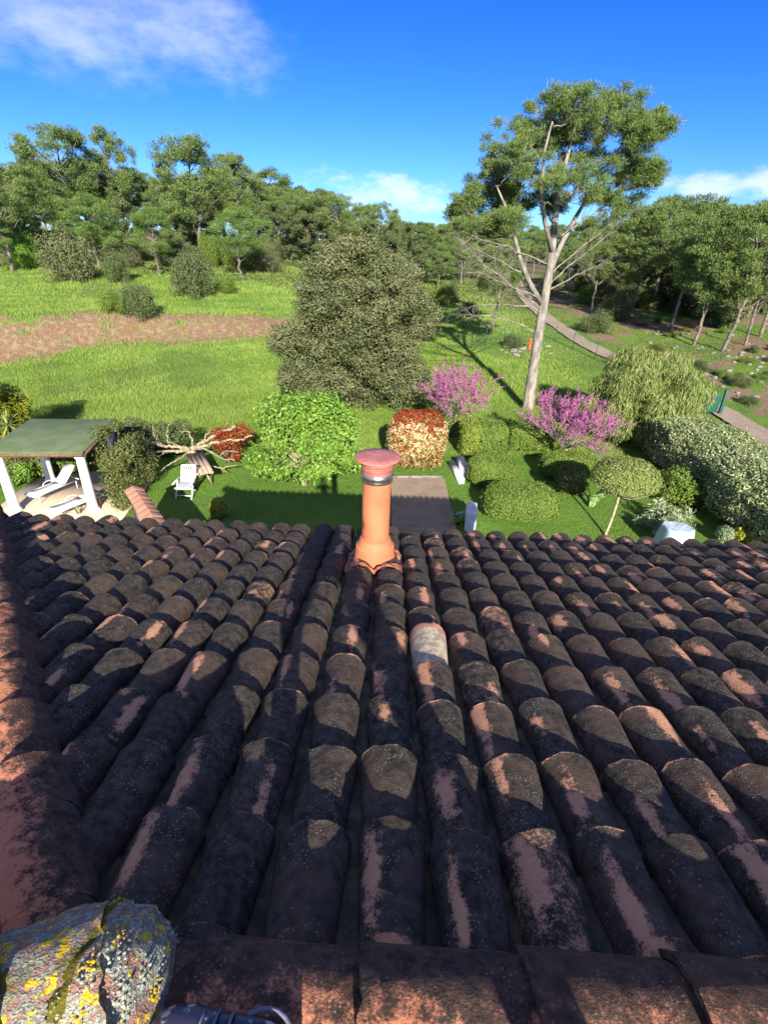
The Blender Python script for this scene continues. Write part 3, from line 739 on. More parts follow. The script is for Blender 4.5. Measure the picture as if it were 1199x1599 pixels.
# ------------------------------------------------------------------ the holm oak
def oak():
    r = np.random.default_rng(9)
    D = 27.5; base = gd(560, D)
    root = empty('oak_tree', base, 'big round dark olive evergreen oak in the middle of the meadow edge', 'tree')
    A = lambda px, py, dy=0.0: at(px, py, D+dy)
    ppm = FPX/(D*.885+1)
    bl = []
    big = [(560, 470, 88, 78), (545, 520, 100, 72), (500, 500, 58, 60), (620, 500, 52, 60), (560, 420, 62, 40), (590, 575, 75, 52), (490, 570, 55, 45), (540, 600, 70, 45), (600, 430, 55, 45), (640, 480, 35, 35),
           (445, 532, 28, 26), (525, 425, 42, 40), (660, 500, 22, 30), (560, 402, 62, 30), (606, 440, 62, 45), (512, 450, 55, 50), (560, 500, 60, 60), (560, 520, 40, 80), (590, 640, 55, 30), (535, 645, 60, 30), (600, 470, 75, 60), (520, 490, 60, 60), (600, 620, 45, 35), (560, 625, 60, 35), (520, 620, 50, 35), (640, 590, 35, 45), (465, 600, 35, 30)]
    for px, py, rx_, ry in big:
        c = A(px, py, r.uniform(-.6, 1.2)); R = np.array([rx_, rx_*.95, ry])/ppm
        for q in range(30):
            d = sph(1, r)[0]; rad = r.uniform(.30, .8)
            bl.append((c+d*R*.72, (rad*.85, rad*.85, rad*.78)))
    for q in range(120):
        px = r.uniform(465, 650); py = r.uniform(440, 620); c = A(px, py, -r.uniform(1.6, 3.0)*max(.25, 1-((px-555)/120)**2)); rad = r.uniform(.45, .8); bl.append((c, (rad*.8, rad*.8, rad*.65)))
    for q in range(70):
        c = A(r.uniform(505, 620), r.uniform(430, 600), r.uniform(-1.5, 1.0)); rad = r.uniform(.4, .7); bl.append((c, (rad, rad, rad*.8)))
    # keep on or above ground
    bl = [b for b in bl if b[0][2] > base[2]+.5]
    c = MB(); blob_leaves(c, bl, 230000, .115, .062, r, shell=.55, outward=.6, lump=.28, tint=lambda C, r: np.where(r.random(len(C)) < .02, .95, np.clip(r.normal(.42, .18, len(C))+.28*snoise(C[:, 0]+C[:, 1]*.6, C[:, 2]*1.2, 1.1), 0, .85)))
    t = MB(); t.tube(np.array([base-[0, 0, .3], base+[.1, 0, 1.2], base+[0, .1, 2.4], base+[-.2, 0, 4.2]]), [.42, .32, .28, .12], 12)
    for q in range(14):
        b = bl[r.integers(len(bl))][0]; t.tube(curve(base+[0, 0, r.uniform(1.2, 3)], b, (0, 0, .2), 8, r, .06), np.linspace(.13, .02, 8), 6)
    c.build('crown', M_OAK, root); t.build('trunk', M_BARK_D, root, smooth=True)
oak()

# ------------------------------------------------------------------ garden plants
M_HEDGE = leafmat('clipped_hedge_leaves', (.065, .115, .018), (.190, .265, .046), (.36, .34, .04), trans=.2)
M_ELAE = leafmat('silvered_hedge_leaves', (.10, .150, .052), (.36, .40, .18), (.46, .47, .25), trans=.12, rough=.4, spec=.5)
M_ACAC = leafmat('weeping_leaves', (.105, .150, .036), (.270, .320, .090), trans=.22)
M_FIG = leafmat('fig_leaves', (.080, .170, .020), (.215, .360, .055), trans=.25, rough=.45)
M_RED = leafmat('red_shoots', (.15, .018, .010), (.38, .055, .020), (.13, .19, .04), trans=.25)
M_CREAM = leafmat('flowering_shrub', (.17, .155, .030), (.72, .58, .32), trans=.15)
M_PINK = leafmat('judas_blossom', (.35, .060, .215), (.56, .175, .395), trans=.3)
M_SILV = leafmat('silver_leaves', (.13, .19, .085), (.36, .42, .25), trans=.15)
M_YEL = leafmat('golden_leaves', (.14, .19, .02), (.42, .40, .035), trans=.2)
M_LIME = leafmat('bamboo_leaves', (.10, .14, .012), (.30, .32, .028), trans=.25)
M_VINE = leafmat('vine_leaves', (.055, .072, .018), (.17, .19, .055), (.20, .15, .09), trans=.15)
M_CACT = simple('cactus_pad', (.13, .21, .06), (.22, .30, .11), scale=12, rough=.7)
M_YUC = leafmat('yucca_blades', (.12, .17, .035), (.36, .40, .12), trans=.12)
M_WHITE = simple('white_paint', (.78, .77, .73), (.70, .69, .64), scale=7, rough=.55)

def clipped(name, label, c, size, n, L, Wd, seed, mat, power=4.0, group='clipped hedges and shrubs', cat='hedge', shell=.16, lump=.05, flowers=None, yaw=0.0, stems=True, tfun=None, twig=0):
    """sheared shrub: leaves over a superellipsoid with a flat base"""
    r = np.random.default_rng(seed)
    root = empty(name, c, label, cat, group)
    a, b, h = size[0]/2, size[1]/2, size[2]
    mb = MB()
    d = sph(n*2, r); d[:, 2] = np.where(d[:, 2] < -.35, -d[:, 2], d[:, 2])
    # even out sampling on the box-like body
    q = (np.abs(d[:, 0])**power+np.abs(d[:, 1])**power+np.abs(d[:, 2])**power)**(-1/power)
    P = d*q[:, None]
    lm = 1+lump*(snoise(P[:, 0]*3+seed, P[:, 1]*3, 1.6)+.7*snoise(P[:, 1]*3, P[:, 2]*4+seed, 1.9))
    fac = lm*(1-shell*r.random(len(P))**1.5)
    fac = np.where(r.random(len(P)) < .04, fac*r.uniform(1.0, 1.11, len(P)), fac)
    w = q**2; keep = r.random(len(P)) < w/w.max(); 
    P = P*fac[:, None]; P, dd = P[keep], d[keep]
    zc = .44*h; C = np.stack([P[:, 0]*a, P[:, 1]*b, np.where(P[:, 2] > 0, P[:, 2]*(h-zc), P[:, 2]*zc*1.25)+zc], 1)
    out = nrm(np.sign(dd)*np.abs(P)**(power-1)/np.array([a, b, h*.5]))
    ok = C[:, 2] > .02; C, out = C[ok], out[ok]
    nr = nrm(out*.6+sph(len(C), r)*.55)
    V, Q = leaf_quads(C, nr, L, Wd, r)
    ty = np.clip(r.normal(.42, .22, len(C))+.22*snoise(C[:, 0]+seed, C[:, 1]+C[:, 2], 2.0), 0, .86)
    if tfun is not None: ty = tfun(C, r, ty)
    mb.add(V, Q=Q, tint=np.repeat(ty, 4))
    # inner mass of larger leaves in one darker tint
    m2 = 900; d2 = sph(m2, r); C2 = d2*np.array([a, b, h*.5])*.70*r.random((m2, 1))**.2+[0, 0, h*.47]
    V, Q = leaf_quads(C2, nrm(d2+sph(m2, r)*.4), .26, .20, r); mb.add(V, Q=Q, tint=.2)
    ca, sa = math.cos(yaw), math.sin(yaw); Rm = np.array([[ca, sa, 0], [-sa, ca, 0], [0, 0, 1]])
    mb.V = [v @ Rm+np.array(c) for v in mb.V]
    mb.build('foliage', mat, root)
    if stems:
        st = MB()
        for k in range(5):
            o = r.normal(0, .12, 2)
            st.tube(curve(np.array(c)+[o[0], o[1], -.05], np.array(c)+[o[0]*3, o[1]*3, h*.55], (0, 0, 0), 5, r, .02), np.linspace(.03, .01, 5), 5)
        st.build('stem', M_BARK_D, root)
    return root
def G0(px, D): return gp(px, 799.5-FPX*math.tan(math.radians(PITCH)-math.atan(CAMZ/D)))
clipped('clipped_hedge', 'square-cut green hedge block beside the gate with yellowish tips', G0(750, 20.5), (1.95, 1.5, 1.45), 15000, .075, .04, 1, M_HEDGE, 7, tfun=lambda C, r, t: np.where((C[:, 0] < -.2) & (r.random(len(t)) < .15), .95, t))
clipped('clipped_hedge', 'square-cut green hedge block behind, between the other block and the pink judas tree', G0(822, 20.9), (2.0, 1.4, 1.35), 15000, .075, .04, 2, M_HEDGE, 6)
clipped('clipped_bush', 'mid-sized rounded box bush just in front of the square hedge', G0(763, 17.5), (1.75, 1.5, 1.15), 15000, .06, .032, 3, M_HEDGE, 3.0, cat='bush')
clipped('clipped_bush', 'largest low dome-shaped bush nearest the roof edge on the right of the path', G0(808, 15.0), (2.45, 1.9, 1.12), 22000, .055, .03, 4, M_HEDGE, 2.7, cat='bush')
clipped('clipped_bush', 'flat rounded bush in the shade beneath the pink judas tree', G0(880, 18.1), (2.0, 1.4, .98), 14000, .06, .032, 5, M_HEDGE, 3.2, cat='bush')
clipped('clipped_bush', 'smallest brownish ball bush between cactus and dome-shaped bush', G0(886, 16.7), (1.05, .95, .82), 9000, .05, .03, 6, M_VINE, 3.0, cat='bush')
clipped('silvery_hedge', 'long high silvery-green hedge running along the right edge of the garden', (12.6, 16.4, 0), (3.4, 10.8, 2.15), 80000, .085, .05, 7, M_ELAE, 3.2, cat='hedge', lump=.10, shell=.2, yaw=math.radians(2))
clipped('flowering_shrub', 'squared shrub of red young leaves over cream blossom beside the paved path', G0(648, 19.0), (2.15, 1.3, 2.35), 1, .1, .05, 8, M_CREAM, 4.5, cat='shrub', stems=True)
def photinia():
    r = np.random.default_rng(88)
    root = bpy.data.objects['flowering_shrub']; c = np.array(root.location)
    for ch in list(root.children):
        if ch.name.startswith('foliage'): bpy.data.objects.remove(ch)
    def surf(n, pw=4.5):
        d = sph(n, r); d[:, 2] = np.abs(d[:, 2])*np.where(r.random(n) < .3, -.5, 1)
        q = (np.abs(d)**pw).sum(1)**(-1/pw); P = d*q[:, None]*(1-.15*r.random((n, 1))+.05*snoise(d[:, 0]*5, d[:, 2]*5)[:, None])
        C = np.stack([P[:, 0]*1.07, P[:, 1]*.65, 1.05+P[:, 2]*np.where(P[:, 2] > 0, 1.25, 1.0)], 1)
        return C[C[:, 2] > .05], d[C[:, 2] > .05]
    C, d = surf(15000); hfac = sstep(1.35, 2.0, C[:, 2]+.55*snoise(C[:, 0]*2.2, C[:, 2]*2.2)); red = r.random(len(C)) < .34+.50*hfac
    mbr = MB(); V, Q = leaf_quads(C[red]*1.02+c, nrm(d[red]+sph(red.sum(), r)*.7), .10, .045, r)
    mbr.add(V, Q=Q, tint=np.repeat(np.where(r.random(red.sum()) < .12, .95, r.random(red.sum())*.8), 4)); mbr.build('red_foliage', M_RED, root)
    g = ~red; mbg = MB(); V, Q = leaf_quads(C[g]+c, nrm(d[g]+sph(g.sum(), r)*.7), .10, .05, r)
    mbg.add(V, Q=Q, tint=np.repeat(r.random(g.sum())*.2, 4))
    C2, d2 = surf(2600); C2 = C2[C2[:, 2] < 1.95]; 
    heads = r.choice(len(C2), 620)
    hc = np.repeat(C2[heads], 14, 0)+r.normal(0, .045, (620*14, 3)); on = np.repeat(nrm(C2[heads]-[0, 0, 1]), 14, 0)
    V, Q = leaf_quads(hc*1.03+c, nrm(on+sph(len(hc), r)*.5), .045, .04, r)
    mbg.add(V, Q=Q, tint=.82); mbg.build('blossom', M_CREAM, root)
photinia()

def shrub(name, label, blobs, n, L, Wd, mat, seed, cat='shrub', group='garden shrubs', stems=6, base=None, stem_mat=None, stem_r=.025, fork=0.0, **kw):
    r = np.random.default_rng(seed)
    b0 = np.mean([b[0] for b in blobs], 0) if base is None else np.array(base, float)
    b0 = np.array([b0[0], b0[1], float(hgt(b0[0], b0[1]))])
    root = empty(name, b0, label, cat, group)
    mb = MB(); blob_leaves(mb, blobs, n, L, Wd, r, **kw)
    mb.build('foliage', mat, root)
    if stems:
        st = MB()
        if fork: st.tube([b0-[0, 0, .1], b0+[.02, .02, fork*.5], b0+[0, 0, fork+.05]], [.13, .11, .09], 9)
        for k in range(stems):
            q = np.array(blobs[r.integers(len(blobs))][0]); o = r.normal(0, .1, 2)
            st.tube(curve(b0+[o[0]*(.3 if fork else 1), o[1]*(.3 if fork else 1), -.05+fork], q, (r.normal(0, .1), 0, .1), 7, r, .03), np.linspace(stem_r, stem_r*.35, 7), 5)
        st.build('stem', stem_mat or M_BARK_D, root)
    return root
def cluster(c, R, k, r, rad, flat=1.0):
    c = np.array(c, float); R = np.array(R, float); out = []
    for q in range(k):
        d = sph(1, r)[0]*r.random()**.4; s = r.uniform(*rad)
        p = c+d*R; 
        out.append((p, (s, s, s*flat)))
    return out
rs = np.random.default_rng(31)
# weeping wattle, hanging foliage
ac = G0(990, 22.4)
bl = cluster(ac+[0, 0, 2.1], (2.5, 1.9, 1.55), 66, rs, (.45, .8)) + [(ac+[dx, dy, z], (.7, .7, .6)) for dx, dy, z in ((-2.1, -.6, 1.2), (-1.4, -1.4, 1.0), (-.4, -1.8, .9), (.7, -1.8, 1.0), (1.8, -1.2, 1.1), (-2.2, .3, 1.5), (2.2, 0, 1.6), (0, 0, 3.5), (-.9, -.4, 3.3), (.9, -.3, 3.4))]
shrub('weeping_wattle', 'large rounded weeping olive-green wattle behind the silvery hedge', bl, 70000, .26, .030, M_ACAC, 41, cat='tree', base=ac, droop=1.1, shell=.4, outward=.6, stem_r=.07)
# fig
fg = gp(475, 757); fg0 = fg.copy()
bl = cluster(fg+[.1, .5, 1.95], (1.85, 1.4, .95), 46, rs, (.32, .6)) + [(fg+[dx, dy, z], (.5, .5, .4)) for dx, dy, z in ((-1.7, .1, 1.0), (-.7, -.5, .75), (.3, -.6, .8), (-1.3, -.2, .7), (1.6, .2, 1.0), (2.1, .6, .9), (.8, -.3, .8), (-.5, .9, 2.75), (.3, .9, 2.85))]
shrub('fig_tree', 'spreading fig tree with large bright spring-green leaves on the lawn', bl, 26000, .135, .085, M_FIG, 42, cat='tree', base=fg, outward=.45, up=.30, shell=.85, stems=44, stem_mat=M_BARK_L, stem_r=.035, lump=.28, fork=.75)
# red young leaves behind the pruned tree
rp = G0(360, 19.6); 
bl = cluster(rp+[0, 0, 1.05], (.75, .5, .75), 16, rs, (.25, .42))
shrub('red_shrub', 'red-leaved shrub glowing behind the bare pruned tree', bl, 6000, .11, .045, M_RED, 43, base=rp, stems=10, shell=.9, lump=.3, tint=lambda C, r: np.where(r.random(len(C)) < .22, .95, r.random(len(C))*.85))
# left big golden-green clump and its yucca
lb = G0(10, 20.5)
shrub('golden_shrub', 'tall yellow-green bamboo-like shrub at the left edge behind the pergola', cluster(lb+[-.2, 0, 1.7], (1.2, 1.0, 1.5), 30, rs, (.4, .7)), 26000, .16, .035, M_LIME, 44, base=lb, droop=.3)
hb = [G0(px, D) for px, D in ((85, 19.8), (115, 20.0), (145, 20.2), (172, 20.4), (200, 20.4), (226, 20.5), (250, 20.4), (275, 20.5))]
for k, p in enumerate(hb):
    shrub('low_shrub', 'loose olive-green shrub in the untrimmed row behind the pergola and the bare tree', cluster(p+[0, 0, .75], (.6, .5, .6), 9, rs, (.28, .45)), 5500, .10, .035, M_BUSH, 50+k, group='shrub row behind the pergola', stems=3, base=p)
for k, (px, D, w, h, lab, mt) in enumerate(((60, 18.8, .8, 1.1, 'shady leafy shrub between the two left pergola columns', M_HEDGE), (12, 17.6, .7, .8, 'bright green shrub at the left edge beside the first pergola column', M_FIG),
      (40, 18.2, .6, .9, 'leafy green shrub low behind the front left pergola column', M_VINE), (100, 18.6, .6, .8, 'small green shrub beside the back left pergola column', M_HEDGE), (118, 19.0, .7, 1.3, 'dark shrub beyond the pergola above the sun lounger', M_VINE))):
    p = G0(px, D); shrub('border_shrub', lab, cluster(p+[0, 0, h*.5], (w, .5, h*.45), 12, rs, (.22, .4)), 6000, .10, .045, mt, 70+k, base=p)
# grey-leaved shrub and neighbours on the right
sv = G0(1032, 14.0)
def silver():
    r = np.random.default_rng(46); root = empty('silver_shrub', sv, 'spiky silver-grey shrub with long narrow leaves beside the topiary tree', 'shrub', 'garden shrubs')
    mb = MB(); st = MB()
    for k in range(46):
        d = nrm(np.array([r.normal(0, .8), r.normal(0, .7), r.uniform(.35, 1.3)])); Lh = r.uniform(.55, 1.15)
        tip = sv+d*Lh; st.tube(curve(sv, tip, (0, 0, .05), 5), np.linspace(.014, .008, 5), 4)
        m = 34; a = r.random(m)*6.28; f = r.uniform(.55, 1.0, m)[:, None]
        e1 = nrm(np.cross(d, [0, 0, 1.0])); e2 = np.cross(e1, d)
        td = nrm(e1*np.cos(a)[:, None]+e2*np.sin(a)[:, None]+d*.5); C = sv+d*Lh*f+td*.09
        V, Q = leaf_quads(C, nrm(np.cross(td, sph(m, r))), .21, .030, r, td); mb.add(V, Q=Q, tint=np.repeat(r.random(m)*.85, 4))
    mb.build('foliage', M_SILV, root); st.build('stem', M_BARK_P, root)
silver()
p = G0(1052, 15.7); shrub('green_shrub', 'dark green shrub with yellow tips behind the silver-leaved shrub', cluster(p+[0, 0, .75], (.75, .55, .5), 14, rs, (.25, .4)), 9000, .09, .045, M_HEDGE, 47, base=p)
p = G0(1172, 13.0); shrub('golden_shrub', 'low golden-yellow shrub at the foot of the silvery hedge', cluster(p+[0, 0, .33], (.85, .4, .2), 12, rs, (.18, .3)), 7000, .075, .04, M_YEL, 48, base=p, stems=3)
p = G0(1125, 13.2); shrub('golden_shrub', 'small pale green shrub left of the golden one at the hedge foot', cluster(p+[0, 0, .25], (.35, .3, .15), 6, rs, (.15, .25)), 3500, .07, .035, M_SILV, 49, base=p, stems=3)
p = gp(343, 809); shrub('round_bush', 'small round yellow-green bush alone on the shaded lawn', [(p+[0, 0, .36], (.28, .28, .34))], 3500, .06, .03, M_YEL, 39, base=p, stems=3, lump=.06)

# topiary tree on a bare stem
def topiary():
    r = np.random.default_rng(61); b = gp(943, 838); c = at(976, 748, b[1]+.35)
    root = empty('topiary_tree', b, 'clipped mop-headed tree on a thin pale bare stem', 'tree', 'garden trees')
    t = MB(); fork = b+(c-b)*.70; t.tube(curve(b-[0, 0, .1], fork, (.03, 0, 0), 8), np.linspace(.045, .034, 8), 10)
    t.build('trunk', M_BARK_P, root, smooth=True)
    tw = MB(); mb = MB(); n = 15000
    d = sph(n, r); d[:, 2] = np.where(d[:, 2] < -.25, -d[:, 2]*.8, d[:, 2]); R = np.array([1.03, .98, .66])
    C = c+d*R*(1-.20*r.random((n, 1))**1.5)*(1+.05*snoise(d[:, 0]*5, d[:, 1]*5+d[:, 2]*4)[:, None])
    V, Q = leaf_quads(C, nrm(d*.6+sph(n, r)*.5), .065, .032, r); mb.add(V, Q=Q, tint=np.repeat(np.clip(r.normal(.5, .22, n), 0, .86), 4))
    for k in range(80):
        dd = sph(1, r)[0]; dd[2] = abs(dd[2])*.9-.30; e_ = c+dd*R*.93
        tw.tube(curve(fork, e_, (0, 0, -.10), 6, r, .02), np.linspace(.016, .005, 6), 4)
    tw.build('twigs', M_BARK_P, root); mb.build('crown', M_ACAC, root)
topiary()

# judas trees
def judas(label, b, top, w, seed, nfl, dens):
    r = np.random.default_rng(seed); root = empty('judas_tree', b, label, 'tree', 'judas trees in blossom')
    o = []; tips = []
    fork = b+[.05, 0, top*.24]
    for k in range(13):
        a = k/13*6.28+r.normal(0, .2); d = np.array([math.cos(a)*.85, math.sin(a)*.85, r.uniform(.35, 1.3)])
        grow(r, fork, d, top*.40, .032, 3, o, nb=4, spread=.65, ratio=.62, wob=.13, up=.05, seg=5, tips=tips, minr=.005)
    t = MB(); t.tube(curve(b-[0, 0, .1], fork, (.02, 0, 0), 6), np.linspace(.10, .07, 6), 10)
    t.build('trunk', M_BARK_P, root, smooth=True)
    tw = MB(); F = []
    for P, R in o:
        # keep inside the crown outline
        tw.tube(P, R, 4, caps=False)
        zrel = (P[:, 2].mean()-b[2])/top
        if R[0] < .03:
            m = int(dens*(.15+max(0, zrel-.3)*1.7)*r.uniform(.4, 1.5))
            k = r.integers(0, len(P)-1, m); f = r.random((m, 1)); F.append(P[k]*(1-f)+P[k+1]*f+r.normal(0, .025, (m, 3)))
    tw.build('branches', M_TWIG, root)
    F = np.vstack(F); mb = MB()
    V, Q = leaf_quads(F, sph(len(F), r), .056, .040, r); mb.add(V, Q=Q, tint=np.repeat(np.clip(r.normal(.45, .3, len(F)), 0, .86), 4))
    mb.build('blossom', M_PINK, root)
judas('pink-flowering judas tree between the oak and the tall pine', gd(706, 23.6, 650), 3.3, 3.3, 71, 0, 15)
judas('pink-flowering judas tree with bare grey lower branches right of the pine trunk', gd(882, 19.9, 700), 3.3, 3.4, 72, 0, 14)
p = gd(706, 23.2, 650); shrub('hazy_shrub', 'pale thin twiggy undergrowth at the foot of the left judas tree', cluster(p+[0, 0, .7], (1.2, .5, .5), 14, rs, (.25, .4)), 4200, .09, .03, M_ACAC, 73, base=p, shell=.9)

# pruned bare tree
def pruned():
    r = np.random.default_rng(81); D = 18.4; b = gd(304, D, 735)
    root = empty('pruned_tree', b, 'bare hard-pruned tree with knobbly pale spreading branches', 'tree', 'garden trees')
    A = lambda px, py, dy=0: at(px, py, D+dy)
    t = MB(); fork = A(299, 703)
    t.tube(np.array([b-[0, 0, .1], b+[.02, 0, .5], fork]), [.19, .16, .15], 12)
    arms = [[(299, 703), (280, 698, -.1), (258, 697, -.2), (232, 690, -.2), (226, 683, -.1)], [(258, 697, -.2), (245, 690, .2), (240, 676, .2), (238, 664, .2)], [(280, 698, 0), (262, 690, .4), (260, 676, .5), (264, 662, .5)],
            [(299, 703), (262, 705, -.5), (240, 706, -.8), (222, 705, -.9)], [(262, 705, -.5), (240, 716, -.9), (215, 734, -1.1)], [(240, 706, -.8), (241, 720, -1.1), (234, 732, -1.2)],
            [(299, 703), (300, 685, .3), (295, 675, .5), (280, 674, .6)], [(299, 700), (320, 690, .2), (345, 674, .3), (368, 668, .3)], [(345, 674, .3), (358, 668, .5), (370, 663, .6)],
            [(299, 702), (330, 692, .2), (352, 688, .1), (378, 686, 0), (392, 680, 0)], [(330, 692, .2), (350, 684, .6), (372, 672, .8)], [(299, 704), (318, 700, -.4), (340, 712, -.7), (368, 720, -.8)],
            [(299, 705), (320, 726, -.6), (345, 730, -.8), (370, 727, -.9)], [(299, 705), (270, 722, -.8), (248, 738, -1.1)], [(320, 726, -.6), (335, 736, -1.0), (330, 742, -1.1)], [(345, 730, -.8), (356, 738, -.9)],
            [(318, 694, .1), (322, 678, .3), (330, 672, .4)], [(345, 712, -.7), (352, 704, -.7), (372, 706, -.7)]]
    th = [.085, .04, .045, .07, .04, .035, .05, .085, .04, .075, .04, .06, .05, .045, .03, .025, .035, .03]
    for a, R in zip(arms, th):
        P = np.array([A(*q) if len(q) == 3 else A(q[0], q[1]) for q in a])
        tt = np.linspace(0, len(P)-1, 4*len(P)); P2 = np.stack([np.interp(tt, np.arange(len(P)), P[:, i]) for i in range(3)], 1)+r.normal(0, .022, (len(tt), 3))
        t.tube(P2, np.linspace(R*.85, R*.42, len(P2))*(1+r.normal(0, .12, len(P2))), 7)
    t.build('trunk', M_BARK_L, root, smooth=True)
pruned()

# spiky plants
def rosette(name, label, b, n, L, w, mat, seed, lift=.8, stem=0.0, cat='plant'):
    r = np.random.default_rng(seed); root = empty(name, b, label, cat, 'spiky plants'); mb = MB(); c = np.array(b)+[0, 0, stem]
    for k in range(n):
        a = r.random()*6.28; el = r.uniform(-.2, 1.4); d = np.array([math.cos(a)*math.cos(el), math.sin(a)*math.cos(el), math.sin(el)]); Lk = L*r.uniform(.7, 1.1)
        t = np.linspace(0, 1, 5); P = c+d*Lk*t[:, None]+np.array([0, 0, -.35*Lk])*(t**2.5)[:, None]*(1-.5*math.sin(el))
        s = nrm(np.cross(d, [0, 0, 1.0])+1e-6); ww = w*np.array([.7, 1, .85, .55, .03])[:, None]/2
        V = np.vstack([P-s*ww, P+s*ww]); Q = [[i, i+1, i+6, i+5] for i in range(4)]; mb.add(V, Q=Q, tint=r.random()*.85)
    mb.build('leaves', mat, root)
    if stem > .05:
        st = MB(); st.tube([np.array(b)-[0, 0, .1], c], [.08, .07], 8); st.build('trunk', M_BARK_D, root, smooth=True)
    return root
rosette('yucca', 'spiky pale yucca at the left edge in front of the golden shrub', G0(33, 19.2), 50, .75, .06, M_YUC, 91, stem=1.6)
rosette('yucca', 'small grey-green spiky plant by the roof edge under the pergola', gp(125, 806), 30, .55, .05, M_SILV, 92)
rosette('iris_clump', 'tuft of narrow green strap leaves beside the paved path', gp(716, 818), 34, .62, .045, M_FIG, 93)
# prickly pear
def cactus():
    r = np.random.default_rng(95); b = gp(922, 792); root = empty('prickly_pear', b, 'prickly pear cactus with flat oval pads among the round bushes', 'cactus', None); 
    tops = [(b+[0, 0, 0], nrm(np.array([0, 0, 1.0])))]
    for k in range(15):
        p, d = tops[r.integers(max(0, len(tops)-5), len(tops))]
        d2 = nrm(d+np.array([r.normal(0, .7), r.normal(0, .4), .3])); nrl = nrm(np.cross(d2, sph(1, r)[0])); s = np.cross(d2, nrl); h = r.uniform(.20, .30)
        mb = MB(); th = np.linspace(0, math.pi, 9); prof = np.stack([np.sin(th)*.42*(1-.25*np.cos(th)*-1), (1-np.cos(th))/2], 1); a = np.linspace(0, 2*math.pi, 14, endpoint=False)
        V = p+(prof[:, 0:1, None]*h*(np.cos(a)[None, :, None]*s+.16*np.sin(a)[None, :, None]*nrl)+prof[:, 1][:, None, None]*h*d2).reshape(9, 14, 3) if False else (p+(prof[:, 0][:, None, None]*h*(np.cos(a)[None, :, None]*s+.16*np.sin(a)[None, :, None]*nrl)+prof[:, 1][:, None, None]*h*d2)).reshape(-1, 3)
        i = np.arange(8)[:, None]*14; j = np.arange(14)[None]; j2 = (j+1) % 14
        mb.add(V, Q=np.stack([i+j, i+j2, i+14+j2, i+14+j], -1).reshape(-1, 4)); mb.build('pad', M_CACT, root, smooth=True)
        tops.append((p+d2*h*.95, d2))
cactus()

# ------------------------------------------------------------------ pergola, loungers and other garden furniture
GR = math.radians(6); GC = np.array([-10.62, 15.5, 0.0]); gu = np.array([math.cos(GR), math.sin(GR), 0]); gv = np.array([-math.sin(GR), math.cos(GR), 0])
M_FELT = simple('green_felt', (.085, .125, .052), (.115, .155, .075), scale=2.0, rough=.95, bump=.3, bscale=120)
M_DECK = simple('terrace_boards', (.42, .31, .21), (.52, .40, .29), scale=3, rough=.9, stretch=(6, .6, 1))
dk = MB(); dk.box(GC+gu*.2+gv*.0+[0, 0, .03], (4.1, 3.9, .10), GR); o = dk.build('terrace', M_DECK); tagd(o, 'sandy terrace floor under the pergola', None, None, 'structure')
pg = empty('pergola', GC, 'pergola with flat green felt roof on round white columns', 'pergola')
R3 = np.stack([gu, gv, [0, 0, 1]], 1)
b_ = MB(); tilt = Matrix.Rotation(math.radians(2.0), 3, 'X')
Rf = R3 @ np.array(tilt)
b_.box(GC+[0, 0, 2.19], (2.85, 2.9, .05), M=Rf, bev=.012); b_.build('roof', M_FELT, pg)
b_ = MB()
for s_, ax in ((-1, 0), (1, 0)): b_.box(GC+gv*1.37*s_+[0, 0, 2.085+.048*s_], (2.74, .06, .11), M=Rf)
for s_ in (-1, 1): b_.box(GC+gu*1.36*s_+[0, 0, 2.087], (.06, 2.62, .11), M=Rf)
for k in range(6): b_.box(GC+gu*(-1.1+.44*k)+[0, 0, 2.11], (.05, 2.62, .08), M=Rf)
b_.build('fascia', M_WOOD_D, pg)
for sx_ in (-1, 1):
    for sy_ in (-1, 1):
        b_ = MB(); p = GC+gu*1.18*sx_+gv*1.16*sy_
        b_.lathe((p[0], p[1], 0), [(.001, .085), (.20, .085), (.20, .14), (.155, .17), (.150, .25), (.132, 1.82), (.135, 1.86), (.17, 1.90), (.17, 1.98), (.0, 1.985)], 24)
        b_.build('column', M_WHITE, pg, smooth=False)
# climber over the right-hand columns
vb = []
rv = np.random.default_rng(55)
vc = GC+gu*1.55
vb += cluster(vc+gv*.3+[.35, 0, 1.25], (.75, 1.45, .85), 44, rv, (.22, .42)); vb += cluster(vc-gv*1.2+[.55, 0, .45], (.5, .4, .35), 9, rv, (.2, .32)); vb += cluster(GC+gu*1.42+gv*.5+[0, 0, 2.2], (.25, .9, .12), 14, rv, (.14, .26)); vb += cluster(vc+gv*.8+[.7, 0, .6], (.5, .6, .5), 10, rv, (.2, .35))
cl = shrub('climber', 'straggly brownish climber swallowing the right side of the pergola', vb, 19000, .08, .035, M_VINE, 56, cat='climbing plant', group=None, base=vc+[.2, 0, 0], stems=60, stem_mat=M_TWIG, stem_r=.014, shell=.8)

